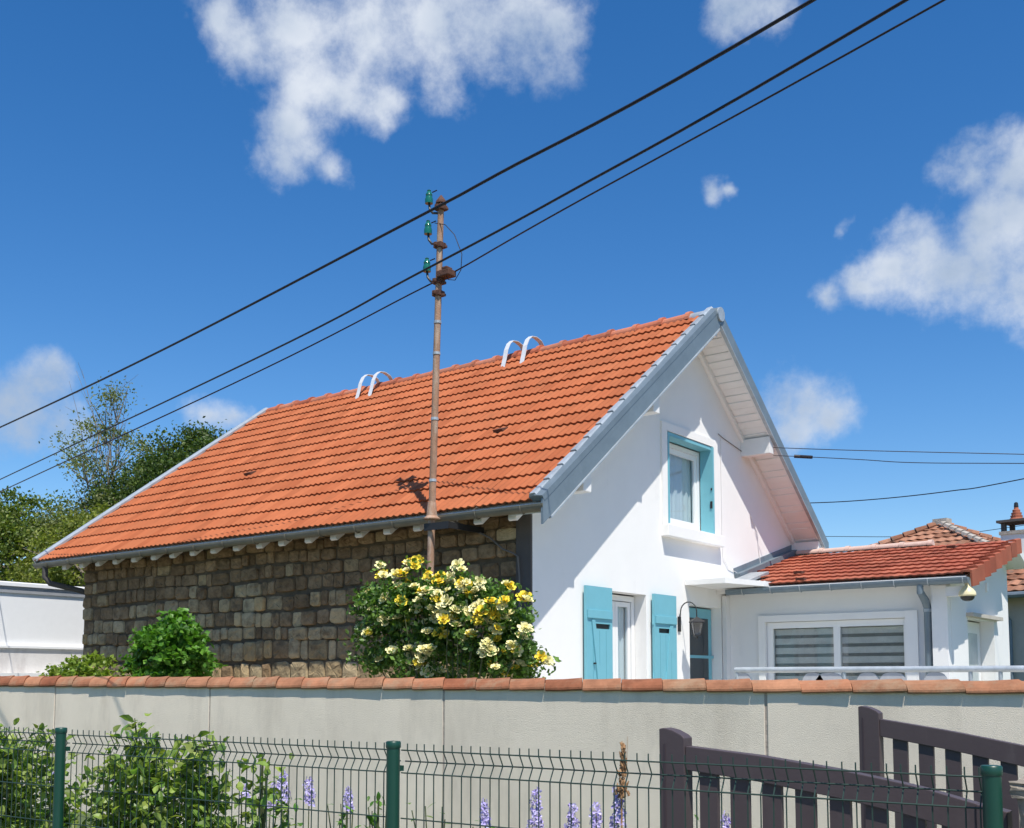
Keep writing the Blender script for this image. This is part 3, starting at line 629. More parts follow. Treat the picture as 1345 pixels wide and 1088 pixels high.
# ------------------------------------------------------------------ terrace railing
rl = tag(empty('terrace_railing', (1.2, 2.5, 0)), 'grey pipe handrail with scalloped grey panels in front of the annex', 'railing')
MB().tube([(0, 0, 1.675), (6.8, 0, 1.665)], .034, 12).build('handrail', ZINCL, rl, smooth=True)
pm = MB().tube([(0, 0, .3), (0, 0, 1.645)], .022, 8).mesh('post', True); pm.materials.append(ZINCL)
for x in (.03, 1.35, 2.72, 3.02, 4.4, 5.8): link('post', pm, ZINCL, rl, (x, 0, 0))
def panel(x, w, dz=.012):
    pts = [(x-w*.62, .4), (x+w*.62, .4), (x+w*.62, 1.56)] + [(x+w*.5*math.cos(a), 1.575+.065*math.sin(a)**.6) for a in [PI*i/8 for i in range(9)] if math.sin(a) > .01] + [(x-w*.62, 1.56)]
    MB().prism(pts, 1, -.012, .012).build('infill_panel', GREYP, rl)
for x, w in ((.10, .17), (.98, .20), (1.18, .26), (1.62, .20), (1.90, .24), (2.36, .2)): panel(x, w)

# ------------------------------------------------------------------ mast on the roof edge
mst = tag(empty('electric_mast', (-1.0, -.56, 0)), 'rusty steel mast with three green glass insulators rising past the cottage eave', 'mast')
def mx(zz): return -.99+1.0 + (zz-2.7)*.031-.02
MB().tube([(mx(0), 0, 0), (mx(3.3), 0, 3.3), (mx(3.55), 0, 3.55), (mx(5.2), 0, 5.2), (mx(7.0), 0, 7.0)], [.041, .041, .040, .039, .035], 14).build('pole', RUST, mst, smooth=True)
MB().lathe([(.095, -.01), (.095, 0), (.062, .03), (.048, .17), (.043, .19)], (mx(3.4), 0, 3.36), 16).build('flashing_cone', RUST, mst, smooth=True)
for zz in (3.79, 4.49, 5.24, 5.60): MB().tube([(mx(zz), 0, zz-.015), (mx(zz), 0, zz+.015)], .0445, 12).build('ring', ZINCL, mst)
MB().lathe([(.065, 0), (.06, .03), (.03, .07), (.008, .10)], (mx(7.0), 0, 6.98), 10).build('cap', RUSTD, mst)
for zz in (6.93, 6.49, 6.07, 5.93):
    cl = MB().box((mx(zz)-.055, -.052, zz-.03), (mx(zz)+.055, .052, zz+.03)); cl.box((mx(zz)+.055, -.02, zz-.045), (mx(zz)+.10, .02, zz-.015)); cl.box((mx(zz)-.02, -.09, zz-.02), (mx(zz)+.02, -.06, zz+.02)); cl.build('clamp', RUSTD, mst, bev=.006)
MB().box((mx(6.1)+.02, -.07, 6.10), (mx(6.1)+.20, .07, 6.17)).box((mx(6.1)+.08, -.05, 6.18), (mx(6.1)+.16, .05, 6.21)).build('junction_box', RUSTD, mst, bev=.008)
for zz, dx in ((7.09, -.17), (6.73, -.17), (6.29, -.17)):
    x0 = mx(zz)+dx
    MB().tube([(mx(zz-.22)-.03, -.02, zz-.22), (x0+.06, -.02, zz-.20), (x0+.012, -.02, zz-.14), (x0, -.02, zz-.06), (x0, -.02, zz+.02)], .014, 7).build('bracket_arm', IRON, mst, smooth=True)
    MB().lathe([(.046, -.07), (.047, -.02), (.040, .0), (.036, .02), (.041, .03), (.032, .055), (.020, .075), (.024, .085), (.010, .095)], (x0, -.02, zz), 14).build('insulator', GREENG, mst, smooth=True)
    MB().tube([(x0+.05, -.02, zz+.05), (x0+.12, -.02, zz+.055)], .007, 5).build('wire_stub', CABLE, mst)
MB().tube([(mx(6.75)-.06, -.03, 6.76), (mx(6.7)+.10, -.03, 6.70), (mx(6.6)+.24, -.03, 6.55), (mx(6.3)+.36, -.03, 6.30), (mx(6.2)+.35, -.03, 6.12), (mx(6)+.27, -.03, 6.02), (mx(6)+.17, -.03, 6.05), (mx(6)+.12, -.03, 6.15)], .005, 5).build('loop_wire', CABLE, mst, smooth=True)
MB().box((mx(3.25)-.06, -.06, 3.22), (mx(3.25)+.30, -.05, 3.30)).box((mx(3.25)+.295, -.05, 3.225), (mx(3.25)+.305, .56, 3.295)).build('wall_bracket', IRON, mst)

# ------------------------------------------------------------------ overhead wires
def wire(pts, r, label, m=CABLE, cat='cable', name='overhead_cable', grp=None, n=6):
    P = [Vector(p) for p in pts]; out = []
    for i in range(len(P)-1):      # Catmull-Rom
        p0 = P[i-1] if i else P[0]*2-P[1]; p1 = P[i]; p2 = P[i+1]; p3 = P[i+2] if i+2 < len(P) else P[-1]*2-P[-2]
        for k in range(8):
            t = k/8; out.append(.5*((2*p1)+(-p0+p2)*t+(2*p0-5*p1+4*p2-p3)*t*t+(-p0+3*p1-3*p2+p3)*t*t*t))
    out.append(P[-1]); o = MB().tube(out, r, n).build(name, m, smooth=True); return tag(o, label, cat, grp)
G = 'overhead cables crossing the sky'
def nearer(pts, k):      # the two free cables hang over the garden, lower than the mast top
    return [tuple(c + (q-c)*k for c, q in zip((7.19, -9.8, 1.55), p)) for p in pts]
wire(nearer([(13,-3.95,7.25),(4.248,-2.278,6.550),(0.767,-1.624,6.454),(-0.588,-1.370,6.432),(-6.571,-0.246,6.398),(-13.758,1.104,6.500),(-30,4.2,6.9)], .58), .0086, 'thickest black overhead cable, highest of the three crossing in front of the mast', grp=G)
wire(nearer([(14,-4.6,6.85),(4.961,-2.418,6.200),(1.499,-1.539,6.080),(-1.013,-0.901,6.051),(-4.743,0.046,6.034),(-18.191,3.461,6.300),(-32,7,6.6)], .58), .0070, 'black overhead cable, middle one of the three slanting across the sky', grp=G)
wire([(14,-3.9,7.0),(5.103,-2.017,6.350),(1.201,-1.109,6.17),(-0.696,-0.500,6.169)] + nearer([(-1.549,-.319,6.14)], .97) + nearer([(-5.608,0.764,6.14)], .84) + nearer([(-16.731,3.354,6.14),(-40,9.0,6.3)], .70), .0085, 'thin black overhead cable clamped to the rusty mast at its junction box', grp=G)
G = 'service wires leaving the gable'
wire([(.47,5.39,4.985),(1.736,5.5,4.799),(3.776,6.0,4.571),(8,7.03,4.10)], .006, 'thin service wire, the upper of two leaving the gable purlin to the right', grp=G, n=5)
w = wire([(.47,5.385,4.865),(.80,5.6,4.844),(1.697,5.6,4.689),(2.442,5.6,4.555),(3.858,5.6,4.374),(8,5.6,3.86)], .006, 'thin service wire with a black splice sleeve, the lower of two leaving the gable', grp=G, n=5)
MB().tube([(.72,5.56,4.852),(.80,5.6,4.844),(.98,5.6,4.812)], .025, 8).build('splice_sleeve', CABLE, w)
wire([(-4.5,13,5.6),(-1.731,12,5.22),(-.129,11.5,5.074),(1.445,11,5.006),(2.788,10.5,5.008),(9,8.5,5.3)], .010, 'dark wire rising to the right between the gable and the frame edge', n=5)
wire([(-14,30,7.4),(-8.53,30,6.93),(-4.635,30,6.644),(-1.5,30,6.756),(8,30,7.6)], .011, 'faint distant wire passing behind the hip roof and chimney', n=5)

# ------------------------------------------------------------------ white building on the left
wb = tag(empty('flat_roofed_building', (-12, -2, 0)), 'low white flat-roofed building beyond the stone wall at the left edge', 'building')
box('wall', (-6, -8, 2.17), (0, 5, 3.12), ROOFW, wb)
box('lower_wall', (-6, -8, 0), (.06, 5, 2.13), STAINW, wb)
box('ledge', (-.0, -8, 2.13), (.10, 5, 2.17), ROOFW, wb)
box('fascia', (-6.0, -8.1, 3.12), (.03, 5.1, 3.24), FASCIASHADE, wb)
MB().prism([(-6.2, 3.24), (.06, 3.24), (.06, 3.30), (-1.5, 3.46), (-6.2, 3.46)], 1, -8.15, 5.15).build('roof', ROOFW, wb)
box('base_curb', (.06, -8, 1.60), (.35, 5, 1.68), ROOFW, wb)

# ------------------------------------------------------------------ neighbour house with the hip roof
nh = tag(empty('neighbour_house', (-1.648, 21, 0), math.radians(-10)), 'distant house with old mottled hip roof and white chimney behind the annex', 'house')
ze, hh, bx, by = 3.5, 2.26, 5, 4
box('wall', (-4.6, -3.6, 0), (4.6, 3.6, 3.42), BEIGE, nh)
rf = MB().add([(-bx,-by,ze),(bx,-by,ze),(bx,by,ze),(-bx,by,ze),(0,0,ze+hh),(-bx,-by,ze-.1),(bx,-by,ze-.1),(bx,by,ze-.1),(-bx,by,ze-.1)],
     [(0,1,4),(1,2,4),(2,3,4),(3,0,4),(0,5,6,1),(1,6,7,2),(2,7,8,3),(3,8,5,0),(5,8,7,6)]).build('roof', OLDTILE, nh)
def face_tiles(p0, p1, apex, w=.25, e=.30):
    p0, p1, apex = Vector(p0), Vector(p1), Vector(apex); u = (p1-p0).normalized(); mid = p0+u*(apex-p0).dot(u); v = (apex-mid); Lv = v.length; v.normalize(); nrm = u.cross(v); Ms = []; Wd = (p1-p0).length; am = (apex-p0).dot(u)
    k = 0
    while k*e < Lv:
        t = k*e/Lv; a, b = am*t, Wd-(Wd-am)*t; x = a+w/2
        while x < b-.02:
            o_ = p0+u*x+v*(k*e)+nrm*.015; M4 = Matrix((( *u, 0), (*v, 0), (*nrm, 0), (0, 0, 0, 1))).transposed(); M4.translation = o_; Ms.append(M4 @ Matrix.Rotation(random.uniform(-.03,.03),4,'Z')); x += w
        k += 1
    return Ms
ot = tile_mesh(.25, .34, amp=.022, lift=.03, nrib=1)
AP = (0, 0, ze+hh)
join_copies('tiles', ot, face_tiles((-bx,-by,ze), (bx,-by,ze), AP) + face_tiles((bx,-by,ze), (bx,by,ze), AP), OLDTILE, rf)
HM = mat('hip_mortar', (.42, .38, .33), .95, var=.4, scale=14, bump=1)
for (sx, sy) in ((1,-1), (-1,-1), (1,1)):
    mb = MB(); a = Vector((sx*bx, sy*by, ze+.03)); b = Vector((0, 0, ze+hh+.05)); n = 20
    for k in range(n):
        p = a.lerp(b, k/n); q = a.lerp(b, (k+.9)/n); mb.tube([p, q], [.115, .09], 8)
    mb.build('hip_tiles', HM if sx*sy < 0 and sx > 0 else OLDTILE, rf)
box('cap', (-.15, -.15, ze+hh), (.25, .15, ze+hh+.16), HM, rf)
MB().tube([(-bx, -by-.06, ze-.06), (bx, -by-.06, ze-.06)], .07, 8).build('gutter', ZINC, nh)
MB().tube([(3.1,-by-.06,ze-.1),(3.3,-by+.2,ze-.5),(3.35,-by+.3,ze-.6),(3.35,-by+.3,0)], .05, 8).build('downpipe', ZINC, nh)
# chimney in the house's own frame
cw = Matrix.Translation((-1.648, 21, 0)) @ Matrix.Rotation(math.radians(-10), 4, 'Z'); loc = cw.inverted() @ Vector((.95, 18.6, 0))
cx, cy = loc.x, loc.y
ch = box('chimney', (cx-.40, cy-.3, 3.9), (cx+.40, cy+.3, 5.04), WHITE, nh)
box('chimney_band', (cx-.43, cy-.33, 5.04), (cx+.43, cy+.33, 5.12), HM, ch)
for sx in (-1, 1):
    for sy in (-1, 1): box('cap_pillar', (cx+sx*.34-.05, cy+sy*.24-.05, 5.12), (cx+sx*.34+.05, cy+sy*.24+.05, 5.33), DARKR, ch)
box('cap_slab', (cx-.47, cy-.37, 5.33), (cx+.47, cy+.37, 5.39), DARKR, ch)
MB().lathe([(.17, 0), (.15, .06), (.13, .065), (.14, .12), (.11, .13), (.12, .19), (.085, .20), (.09, .26), (.055, .28), (.05, .32)], (cx-.13, cy, 5.39), 14).build('chimney_pot', RIDGE, ch)
MB().lathe([(.05, 0), (.055, .02), (.045, .11), (.02, .13)], (cx-.13, cy, 5.71), 10).build('pot_cowl', DARKP, ch)

# ------------------------------------------------------------------ the front wall with its tile coping
fw_ = tag(empty('rendered_wall', (0, -2.4, 0)), 'long grey rendered garden wall topped with orange clay coping tiles', 'wall')
XJ = [-14.6, -11.55, -8.5, -5.47, -2.45, .60, 3.62, 6.65, 9.7]
def px2X(px):   # joints seen in the picture, on the wall plane
    return px
JN = [-5.46, -2.47, .79, 3.82]
joints = [JN[0]-3*3.08, JN[0]-2*3.08, JN[0]-3.08] + JN + [6.9, 9.98]
def ctop(x): return 1.583 - .0055*x
def cbot(x): return 1.468 - .0012*x
for a, b in zip(joints[:-1], joints[1:]):
    box('wall_panel', (a+.012, rng.uniform(-.003, .003), 0), (b-.012, .16, 1.47), WALLR, fw_, bev=.004)
for j in joints[1:-1]: box('joint_filler', (j-.02, .006, 0), (j+.02, .15, 1.46), JOINT, fw_)
prof = [(-.022,-.012),(-.028,.0),(-.026,.018),(-.012,.04),(.015,.068),(.055,.088),(.09,.098),(.12,.085),(.20,.02),(.21,0),(.19,-.01),(.11,.06),(.06,.06),(-.0,.02),(-.012,-.002)]
def coping_mesh(seed):
    r = random.Random(seed); mb = MB(); L = .362; xs = (0, L*.5, L*.97, L); vs = []
    for x in xs:
        for (y, z) in prof:
            sk = -.075*max(0, (y+.03))/.12; fl_ = .004 if x == L*.97 else 0
            vs.append((x + sk*1.0, y - (.003 if x > .3 else 0), z + r.uniform(-.0015, .0015)+(.006 if x > L*.9 else 0)))
    n = len(prof)
    for q in range(3):
        for i in range(n): mb.f.append((q*n+i, q*n+(i+1) % n, (q+1)*n+(i+1) % n, (q+1)*n+i))
    mb.f += [tuple(range(n)), tuple(range(3*n, 4*n))]; mb.v = vs; me = mb.mesh('coping_tile'); me.materials.append(COPE); return me
cms = [coping_mesh(k) for k in range(5)]
x = -12.0; k = 0; prev = None
while x < 9.5:
    h = (ctop(x)-cbot(x))/.118; slip = 0
    if -4.75 < x < -4.0: slip = rng.uniform(-.012, .0)
    o = link('coping_tile', cms[k % 5], COPE, fw_, (x, slip, cbot(x)+.008+rng.uniform(-.002, .003)), (rng.uniform(-.01, .01), -.012+rng.uniform(-.008, .008), rng.uniform(-.012, .012)), (1, 1, h)); x += .366; k += 1
if 1:
    bed = MB().prism([(-.008, 1.4705), (.17, 1.4705), (.17, 1.49), (.09, 1.53), (.0, 1.49)], 0, -12, 9.9).build('mortar_bed', JOINT, fw_)

# ------------------------------------------------------------------ green mesh fence
fe = tag(empty('mesh_fence', (3.762, -6.175, 0), math.atan2(.049, .9988)), 'dark green welded wire mesh fence with round posts along the pavement', 'fence')
pp = MB().tube([(0, 0, 0), (0, 0, 1.262)], .030, 16).mesh('post', True); pp.materials.append(FGREEN)
pc = MB().lathe([(.032, 1.25), (.034, 1.256), (.034, 1.276), (.030, 1.281), (.005, 1.283)], n=16).mesh('post_cap', True); pc.materials.append(FGREEN)
for x in (-7.464, -4.976, -2.488, 0, 2.488):
    p_ = link('post', pp, FGREEN, fe, (x, 0, 0)); link('post_cap', pc, FGREEN, p_, (0, 0, 0))
    for zz in (1.16, .7, .25): box('clip', (x-.02, .012, zz-.012), (x+.02, .05, zz+.012), FGREEN, fe)
vw = MB().tube([(0,0,.04),(0,0,.61),(0,0,1.14),(0,.028,1.19),(0,0,1.24),(0,0,1.27)], .0028, 5).mesh('vertical_wire'); vw.materials.append(WIREG)
hw = MB().tube([(-1.23,0,0),(1.23,0,0)], .0032, 5).mesh('horizontal_wire'); hw.materials.append(WIREG)
for c in (-6.22, -3.732, -1.244, 1.244):
    pn = empty('mesh_panel', (c, .045, 0)); pn.parent = fe
    for k in range(49): link('wire', vw, WIREG, pn, (-1.2+k*.05 + rng.uniform(-.001, .001), 0, 0), (0, rng.uniform(-.003, .003), 0))
    for z_, y_ in ((1.24, -.006), (1.19, .022), (1.14, -.006), (.94, -.006), (.74, -.006), (.54, -.006), (.34, -.006), (.14, -.006)): link('wire', hw, WIREG, pn, (0, y_, z_))

# ------------------------------------------------------------------ brown gate leaves and the stone pillar
def gate_leaf(loc, rails, x1, label, slat_w, pitch, x0s):
    """rails: (x, z) top line of the curved rail, in local coordinates"""
    t = tag(empty('gate_leaf', loc), label, 'gate', 'brown driveway gate leaves')
    def ztop(x):
        for (a, za), (b, zb) in zip(rails[:-1], rails[1:]):
            if x <= b: return za + (zb-za)*(x-a)/(b-a)
        return rails[-1][1]
    s0 = rails[0][1]+.065
    MB().prism([(0, .1), (.115, .1), (.115, s0-.035), (.10, s0-.022), (.06, s0-.004), (.02, s0+.004), (.0, s0)], 1, -.035, .035).build('stile', GATE, t, bev=.004)
    MB().prism([(.02, .12), (.03, .12), (.03, s0-.06), (.02, s0-.06)], 1, -.037, -.0355).build('stile_groove', mat('gate_groove', (.05, .035, .04), .6), t)
    zr = ztop(x1-.1)
    MB().prism([(x1-.1, .1), (x1, .1), (x1, zr-.02), (x1-.1, zr+.0)], 1, -.035, .035).build('stile', GATE, t, bev=.004)
    n = 14; xs = [.116 + (x1-.217)*i/n for i in range(n+1)]; H = .095
    top = [(x, ztop(x)) for x in xs]; bot = [(x, ztop(x)-H-.015*(x-.1)) for x in xs][::-1]
    MB().prism(top+bot, 1, -.028, .028).build('top_rail', GATE, t, bev=.003)
    box('bottom_rail', (.116, -.028, .12), (x1-.101, .028, .22), GATE, t)
    x = x0s
    while x + slat_w < x1-.11:
        box('slat', (x, -.012, .215), (x+slat_w, .010, ztop(x+slat_w/2)-H+.01), GATE, t); x += pitch
    return t
gate_leaf((4.90, -5.77, 0), [(.0, 1.288), (.115, 1.286), (.43, 1.261), (.74, 1.224), (1.03, 1.178), (1.26, 1.123), (1.36, 1.09)], 1.33,
          'dark brown slatted gate leaf with curved top rail, the nearer of two', .078, .134, .17)
gate_leaf((4.964, -3.67, 0), [(.0, 1.340), (.12, 1.338), (.49, 1.283), (.86, 1.236-.02), (1.15, 1.15), (1.45, 1.05)], 1.45,
          'dark brown slatted gate leaf with curved top rail, farther one against the grey wall', .078, .138, .18)
pl = tag(empty('gate_pillar', (6.47, -5.78, 0)), 'rough stone gate pillar with flat cap behind the green fence post', 'pillar')
def rough_box(name, a, b, m, parent, cuts=6, amp=.012, seed=0):
    bm = bmesh.new(); bmesh.ops.create_cube(bm, size=1)
    bmesh.ops.subdivide_edges(bm, edges=bm.edges, cuts=cuts, use_grid_fill=True); r = random.Random(seed)
    for v in bm.verts:
        v.co = Vector((a[i] + (b[i]-a[i])*(v.co[i]+.5) for i in range(3))) + Vector([r.uniform(-amp, amp) for _ in range(3)])
    me = bpy.data.meshes.new(name); bm.to_mesh(me); bm.free(); return link(name, me, m, parent)
rough_box('shaft', (-.17, -.17, 0), (.17, .17, 1.175), GRANITE, pl, 12, .008, 1)
rough_box('cap', (-.19, -.19, 1.178), (.19, .19, 1.225), GRANITE, pl, 6, .005, 2)

# ------------------------------------------------------------------ plants
rngn = np.random.RandomState(4)
def blob_points(n, c, r, rng, fill=.35, nclump=60, cr=.12, zmin=None):
    c = np.array(c); r = np.array(r); d = rand_dirs(nclump, rng, .15); rad = rng.uniform(fill, 1, (nclump, 1))**.5
    cc = c + d*rad*r; per = n//nclump
    P = np.repeat(cc, per, 0) + rng.normal(size=(per*nclump, 3))*cr*np.array([1, 1, .7])
    if zmin is not None: P = P[P[:, 2] > zmin]
    return P
def stems(mb, base, tips, r0, rng):
    for t in tips:
        b = Vector(base) + Vector((rng.uniform(-.1, .1), rng.uniform(-.06, .06), 0)); t = Vector(t); m1 = b.lerp(t, .4) + Vector((rng.uniform(-.08, .08), rng.uniform(-.06, .06), .08)); m2 = b.lerp(t, .75) + Vector((rng.uniform(-.05, .05), rng.uniform(-.05, .05), .07))
        mb.tube([b, m1, m2, t], [r0, r0*.7, r0*.5, r0*.25], 5)
# rose bush
rb = tag(empty('rose_bush', (-.1, -1.3, 0)), 'big rose bush covered in yellow and cream blooms in front of the stone wall', 'bush')
ROSES = [(-1.12,-1.24,2.78),(-1.08,-1.25,2.67),(-0.43,-1.46,2.72),(-0.48,-1.36,2.77),(-0.57,-1.37,2.76),(0.18,-1.49,2.68),(0.52,-1.57,2.49),(0.82,-1.49,2.44),(0.98,-1.47,2.32),(-1.20,-1.33,2.50),(-1.21,-1.38,2.39),(-0.83,-1.46,2.40),(-0.48,-1.59,2.35),(-0.39,-1.49,2.48),(-0.10,-1.64,2.42),(-0.26,-1.56,2.34),(0.01,-1.60,2.39),(0.02,-1.60,2.32),(0.19,-1.66,2.31),(-0.14,-1.56,2.56),(-0.06,-1.50,2.54),(0.01,-1.47,2.55),(0.29,-1.58,2.48),(0.34,-1.55,2.42),(0.42,-1.51,2.40),(0.31,-1.55,2.27),(0.64,-1.66,2.20),(0.72,-1.64,2.28),(0.84,-1.59,2.29),(0.80,-1.49,2.17),(-0.74,-1.57,2.17),(0.14,-1.64,2.17),(0.20,-1.56,2.17),(0.27,-1.62,2.08),(0.41,-1.59,2.16),(0.55,-1.64,2.11),(-1.28,-1.35,2.12),(-1.39,-1.28,2.05),(-1.07,-1.48,2.05),(-0.14,-1.57,2.03),(0.04,-1.55,2.04),(0.71,-1.54,2.04),(1.02,-1.51,2.03),(0.94,-1.43,1.96),(-0.65,-1.54,1.85),(-0.40,-1.55,1.86),(-0.32,-1.48,1.81),(-0.09,-1.60,1.85),(-0.39,-1.51,1.73),(0.66,-1.62,1.90),(0.69,-1.61,1.82),(0.71,-1.48,1.81),(0.89,-1.53,1.87),(0.91,-1.49,1.83),(0.73,-1.41,1.70),(0.85,-1.36,1.70),(0.89,-1.21,1.69),(1.04,-1.28,1.77),(1.05,-1.21,1.73),(-1.01,-1.35,1.80),(-0.19,-1.50,1.63),(0.46,-1.62,1.99),(-1.04,-1.42,2.30),(-0.55,-1.57,2.18),(-0.59,-1.49,2.63),(-0.58,-1.49,2.50),(0.49,-1.58,2.24),(0.72,-1.58,2.17)]
def rose_mesh(k, m):
    r = random.Random(40+k); mb = MB()
    for ring, (n, rad, tilt, size) in enumerate(((6, .030, .45, .052), (5, .018, .85, .044), (4, .008, 1.2, .034), (2, .003, 1.45, .026))):
        for i in range(n):
            a = 2*PI*i/n + ring*.6 + r.uniform(-.2, .2); c, s = math.cos(a), math.sin(a); tl = tilt+r.uniform(-.15, .15); ct, stt = math.cos(tl), math.sin(tl)
            def P(u, v, w=0):   # u out along the petal, v across
                return (c*(rad*.4+u*ct) - s*v, s*(rad*.4+u*ct) + c*v, u*stt + w + ring*.006)
            z_ = size; wv = size*.52
            vs = [P(0, 0), P(z_*.45, wv*.8, .003), P(z_*.95, wv*.6, -.004), P(z_*1.05, 0, -.006), P(z_*.95, -wv*.6, -.004), P(z_*.45, -wv*.8, .003), P(z_*.5, 0, -.008)]
            mb.add(vs, [(0, 1, 6), (1, 2, 6), (2, 3, 6), (3, 4, 6), (4, 5, 6), (5, 0, 6)])
    me = mb.mesh('rose_bloom', fix=False); me.materials.append(m); return me
RM = [rose_mesh(k, (CREAM, YEL, CREAM)[k % 3]) for k in range(6)]
tips = []
for i, (x, y, z) in enumerate(ROSES):
    lx, ly, lz = x+.1, y+1.3, z; tips.append((lx, ly+.02, lz-.02)); s = random.uniform(1.0, 1.42)
    for q in range(2 if i % 3 else 1):
        link('rose_bloom', RM[random.randrange(6)], None, rb, (lx+q*random.uniform(-.07, .07), ly-q*random.uniform(0, .05), lz+q*random.uniform(-.05, .03)), (random.uniform(.3, 1.3), random.uniform(-.3, .5), random.uniform(0, 1.2)), (s*(1-.25*q),)*3)
for q in range(110):
    a = random.choice(tips)
    if abs(a[0]) > .85: continue
    link('rose_bloom', RM[random.randrange(6)], None, rb, (a[0]+random.uniform(-.16, .16), a[1]+random.uniform(-.04, .1), a[2]+random.uniform(-.22, .06)), (random.uniform(.3, 1.3), random.uniform(-.3, .5), random.uniform(0, 1.2)), (random.uniform(.6, 1.1),)*3)
rr = random.Random(9); mb = MB(); stems(mb, (.1, 0, 0), tips[::3], .014, rr); mb.build('stems', STEM, rb)
parts = []
for c, r, n in (((-.45, -.02, 2.30), (.62, .32, .30), 2600), ((.40, -.02, 2.05), (.62, .32, .42), 3400), ((-.05, 0, 2.25), (.8, .33, .38), 3000), ((-.3, 0, 1.75), (.75, .3, .32), 2600), ((.7, .05, 1.75), (.42, .28, .32), 1800), ((-1.05, 0, 2.35), (.22, .2, .28), 600), ((-1.1, 0, 1.9), (.25, .2, .3), 400)):
    parts.append(blob_points(n, c, r, rngn, .3, 70, .055))
tp = np.array(tips); parts.append(np.repeat(tp, 14, 0)+rngn.normal(size=(len(tp)*14, 3))*.055)
P = np.concatenate(parts); V, F = leaf_quads(P, .062, rngn, .5, 0, .65); o = link('foliage', np_mesh('foliage', V, F), LEAFR, rb); o['kind'] = 'stuff'
# green shrubs behind the wall
def bush(name, label, c, r, leaf, m, n, clumps=60, cr=.07, cat='shrub', extra=()):
    t = tag(empty(name, (c[0], c[1], 0)), label, cat); pts = [blob_points(n, (0, 0, c[2]), r, rngn, .3, clumps, cr)]
    for (cc, r2, n2) in extra: pts.append(blob_points(n2, cc, r2, rngn, .2, 14, cr))
    P = np.concatenate(pts); V, F = leaf_quads(P, leaf, rngn, .9, 0, .75); o = link('foliage', np_mesh('foliage', V, F), m, t); o['kind'] = 'stuff'
    mb = MB(); rr = random.Random(hash(name) % 97); stems(mb, (0, 0, 0), [(rr.uniform(-.6, .6)*r[0], rr.uniform(-.5, .5)*r[1], c[2]+rr.uniform(-.2, .6)*r[2]) for _ in range(9)], .015, rr); mb.build('stems', STEM, t); return t
bush('broadleaf_shrub', 'rounded bright green shrub standing against the shaded stone wall', (-4.80, -1.2, 1.83), (.66, .48, .43), .085, LEAFV, 6500, 110, .065, extra=(((.08, 0, 2.30), (.15, .12, .1), 260),))
bush('low_shrub', 'low yellowish green shrub peeping over the coping left of the rounded one', (-6.55, -1.2, 1.50), (1.2, .4, .40), .075, LEAFL, 4200, 90, .06)
bush('terrace_plant', 'green garden plant beyond the railing at the right edge of the picture', (3.6, 10.5, 1.7), (.7, .5, .9), .09, LEAFT, 1800, 50, .12, 'plant')

# climbing shrubs behind the mesh fence, leaves large enough to pick apart
def big_leaf(k):
    r = random.Random(70+k); mb = MB(); f = r.uniform(.10, .28)
    xs = [(0, 0), (.25, .20), (.55, .27), (.82, .15), (1.0, 0)]
    for i, (u, w) in enumerate(xs):
        cz = -.25*u*u*r.uniform(.6, 1.3)
        mb.v += [(u-.5, 0, cz)] if w == 0 else [(u-.5, w, cz+f*w), (u-.5, 0, cz), (u-.5, -w, cz+f*w)]
    mb.f = [(0, 1, 2), (0, 2, 3), (1, 4, 5, 2), (2, 5, 6, 3), (4, 7, 8, 5), (5, 8, 9, 6), (7, 10, 8), (8, 10, 9)]
    me = mb.mesh('leaf', fix=False); me.materials.append(LEAFS); return me
BLm = [big_leaf(k) for k in range(6)]
def climbing(label, loc, branches, seed, nleaf=300, leafsize=.076):
    t = tag(empty('climbing_shrub', loc), label, 'shrub', None); r = random.Random(seed); mb = MB(); spots = []
    for pts, dens in branches:
        pts = [Vector(p) for p in pts]; mb.tube(pts, [.010]+[.006]*(len(pts)-2)+[.003], 5)
        for a, b in zip(pts[:-1], pts[1:]):
            for _ in range(int(dens*(b-a).length)):
                p = a.lerp(b, r.random())+Vector((r.gauss(0, .062), r.gauss(0, .07), r.gauss(0, .04))); spots.append(p)
    mb.build('stems', STEM, t, smooth=True)
    r.shuffle(spots)
    def M(p):
        s = leafsize*r.uniform(.6, 1.15)
        return Matrix.Translation(p) @ Matrix.Rotation(r.uniform(0, 2*PI), 4, 'Z') @ Matrix.Rotation(r.gauss(.25, .45), 4, 'Y') @ Matrix.Rotation(r.gauss(0, .5), 4, 'X') @ Matrix.Diagonal((s, s, s, 1))
    for p in spots[:nleaf]:
        o = link('leaf', BLm[r.randrange(6)], None, t); o.matrix_local = M(p)
    join_copies('leaves', BLm[0], [M(p) for p in spots[nleaf:]], LEAFS, t)
    return t
# left one: px 0-60
br = []
rr = random.Random(21)
for k in range(26):
    x = rr.uniform(-.95, .28); top = 1.27 - .05*abs(x+.1) + rr.uniform(-.22, .02); br.append(([(x+rr.uniform(-.2, .2), rr.uniform(0, .2), .3), (x, rr.uniform(0, .2), .75), (x+rr.uniform(-.06, .06), rr.uniform(-.03, .15), top)], 150))
climbing('bushy green climber left of the first green post at the picture edge', (.60, -6.16, 0), br, 31)
br = []
for k in range(32):
    x = rr.uniform(-.66, .58); env = 1.12 + .13*math.exp(-((x+.22)/.16)**2) + .07*math.exp(-((x-.25)/.2)**2) - .04*(abs(x) > .5)
    br.append(([(x+rr.uniform(-.3, .3), rr.uniform(0, .2), .25), (x+rr.uniform(-.1, .1), rr.uniform(0, .2), .7), (x, rr.uniform(-.05, .15), env+rr.uniform(-.18, .02))], 130))
for k in range(4): br.append(([(.7+rr.uniform(-.1, .1), .05, .3), (.80+rr.uniform(-.04, .04), .05, .9), (.82+rr.uniform(-.06, .06), .03, 1.15+rr.uniform(-.04, .07))], 60))
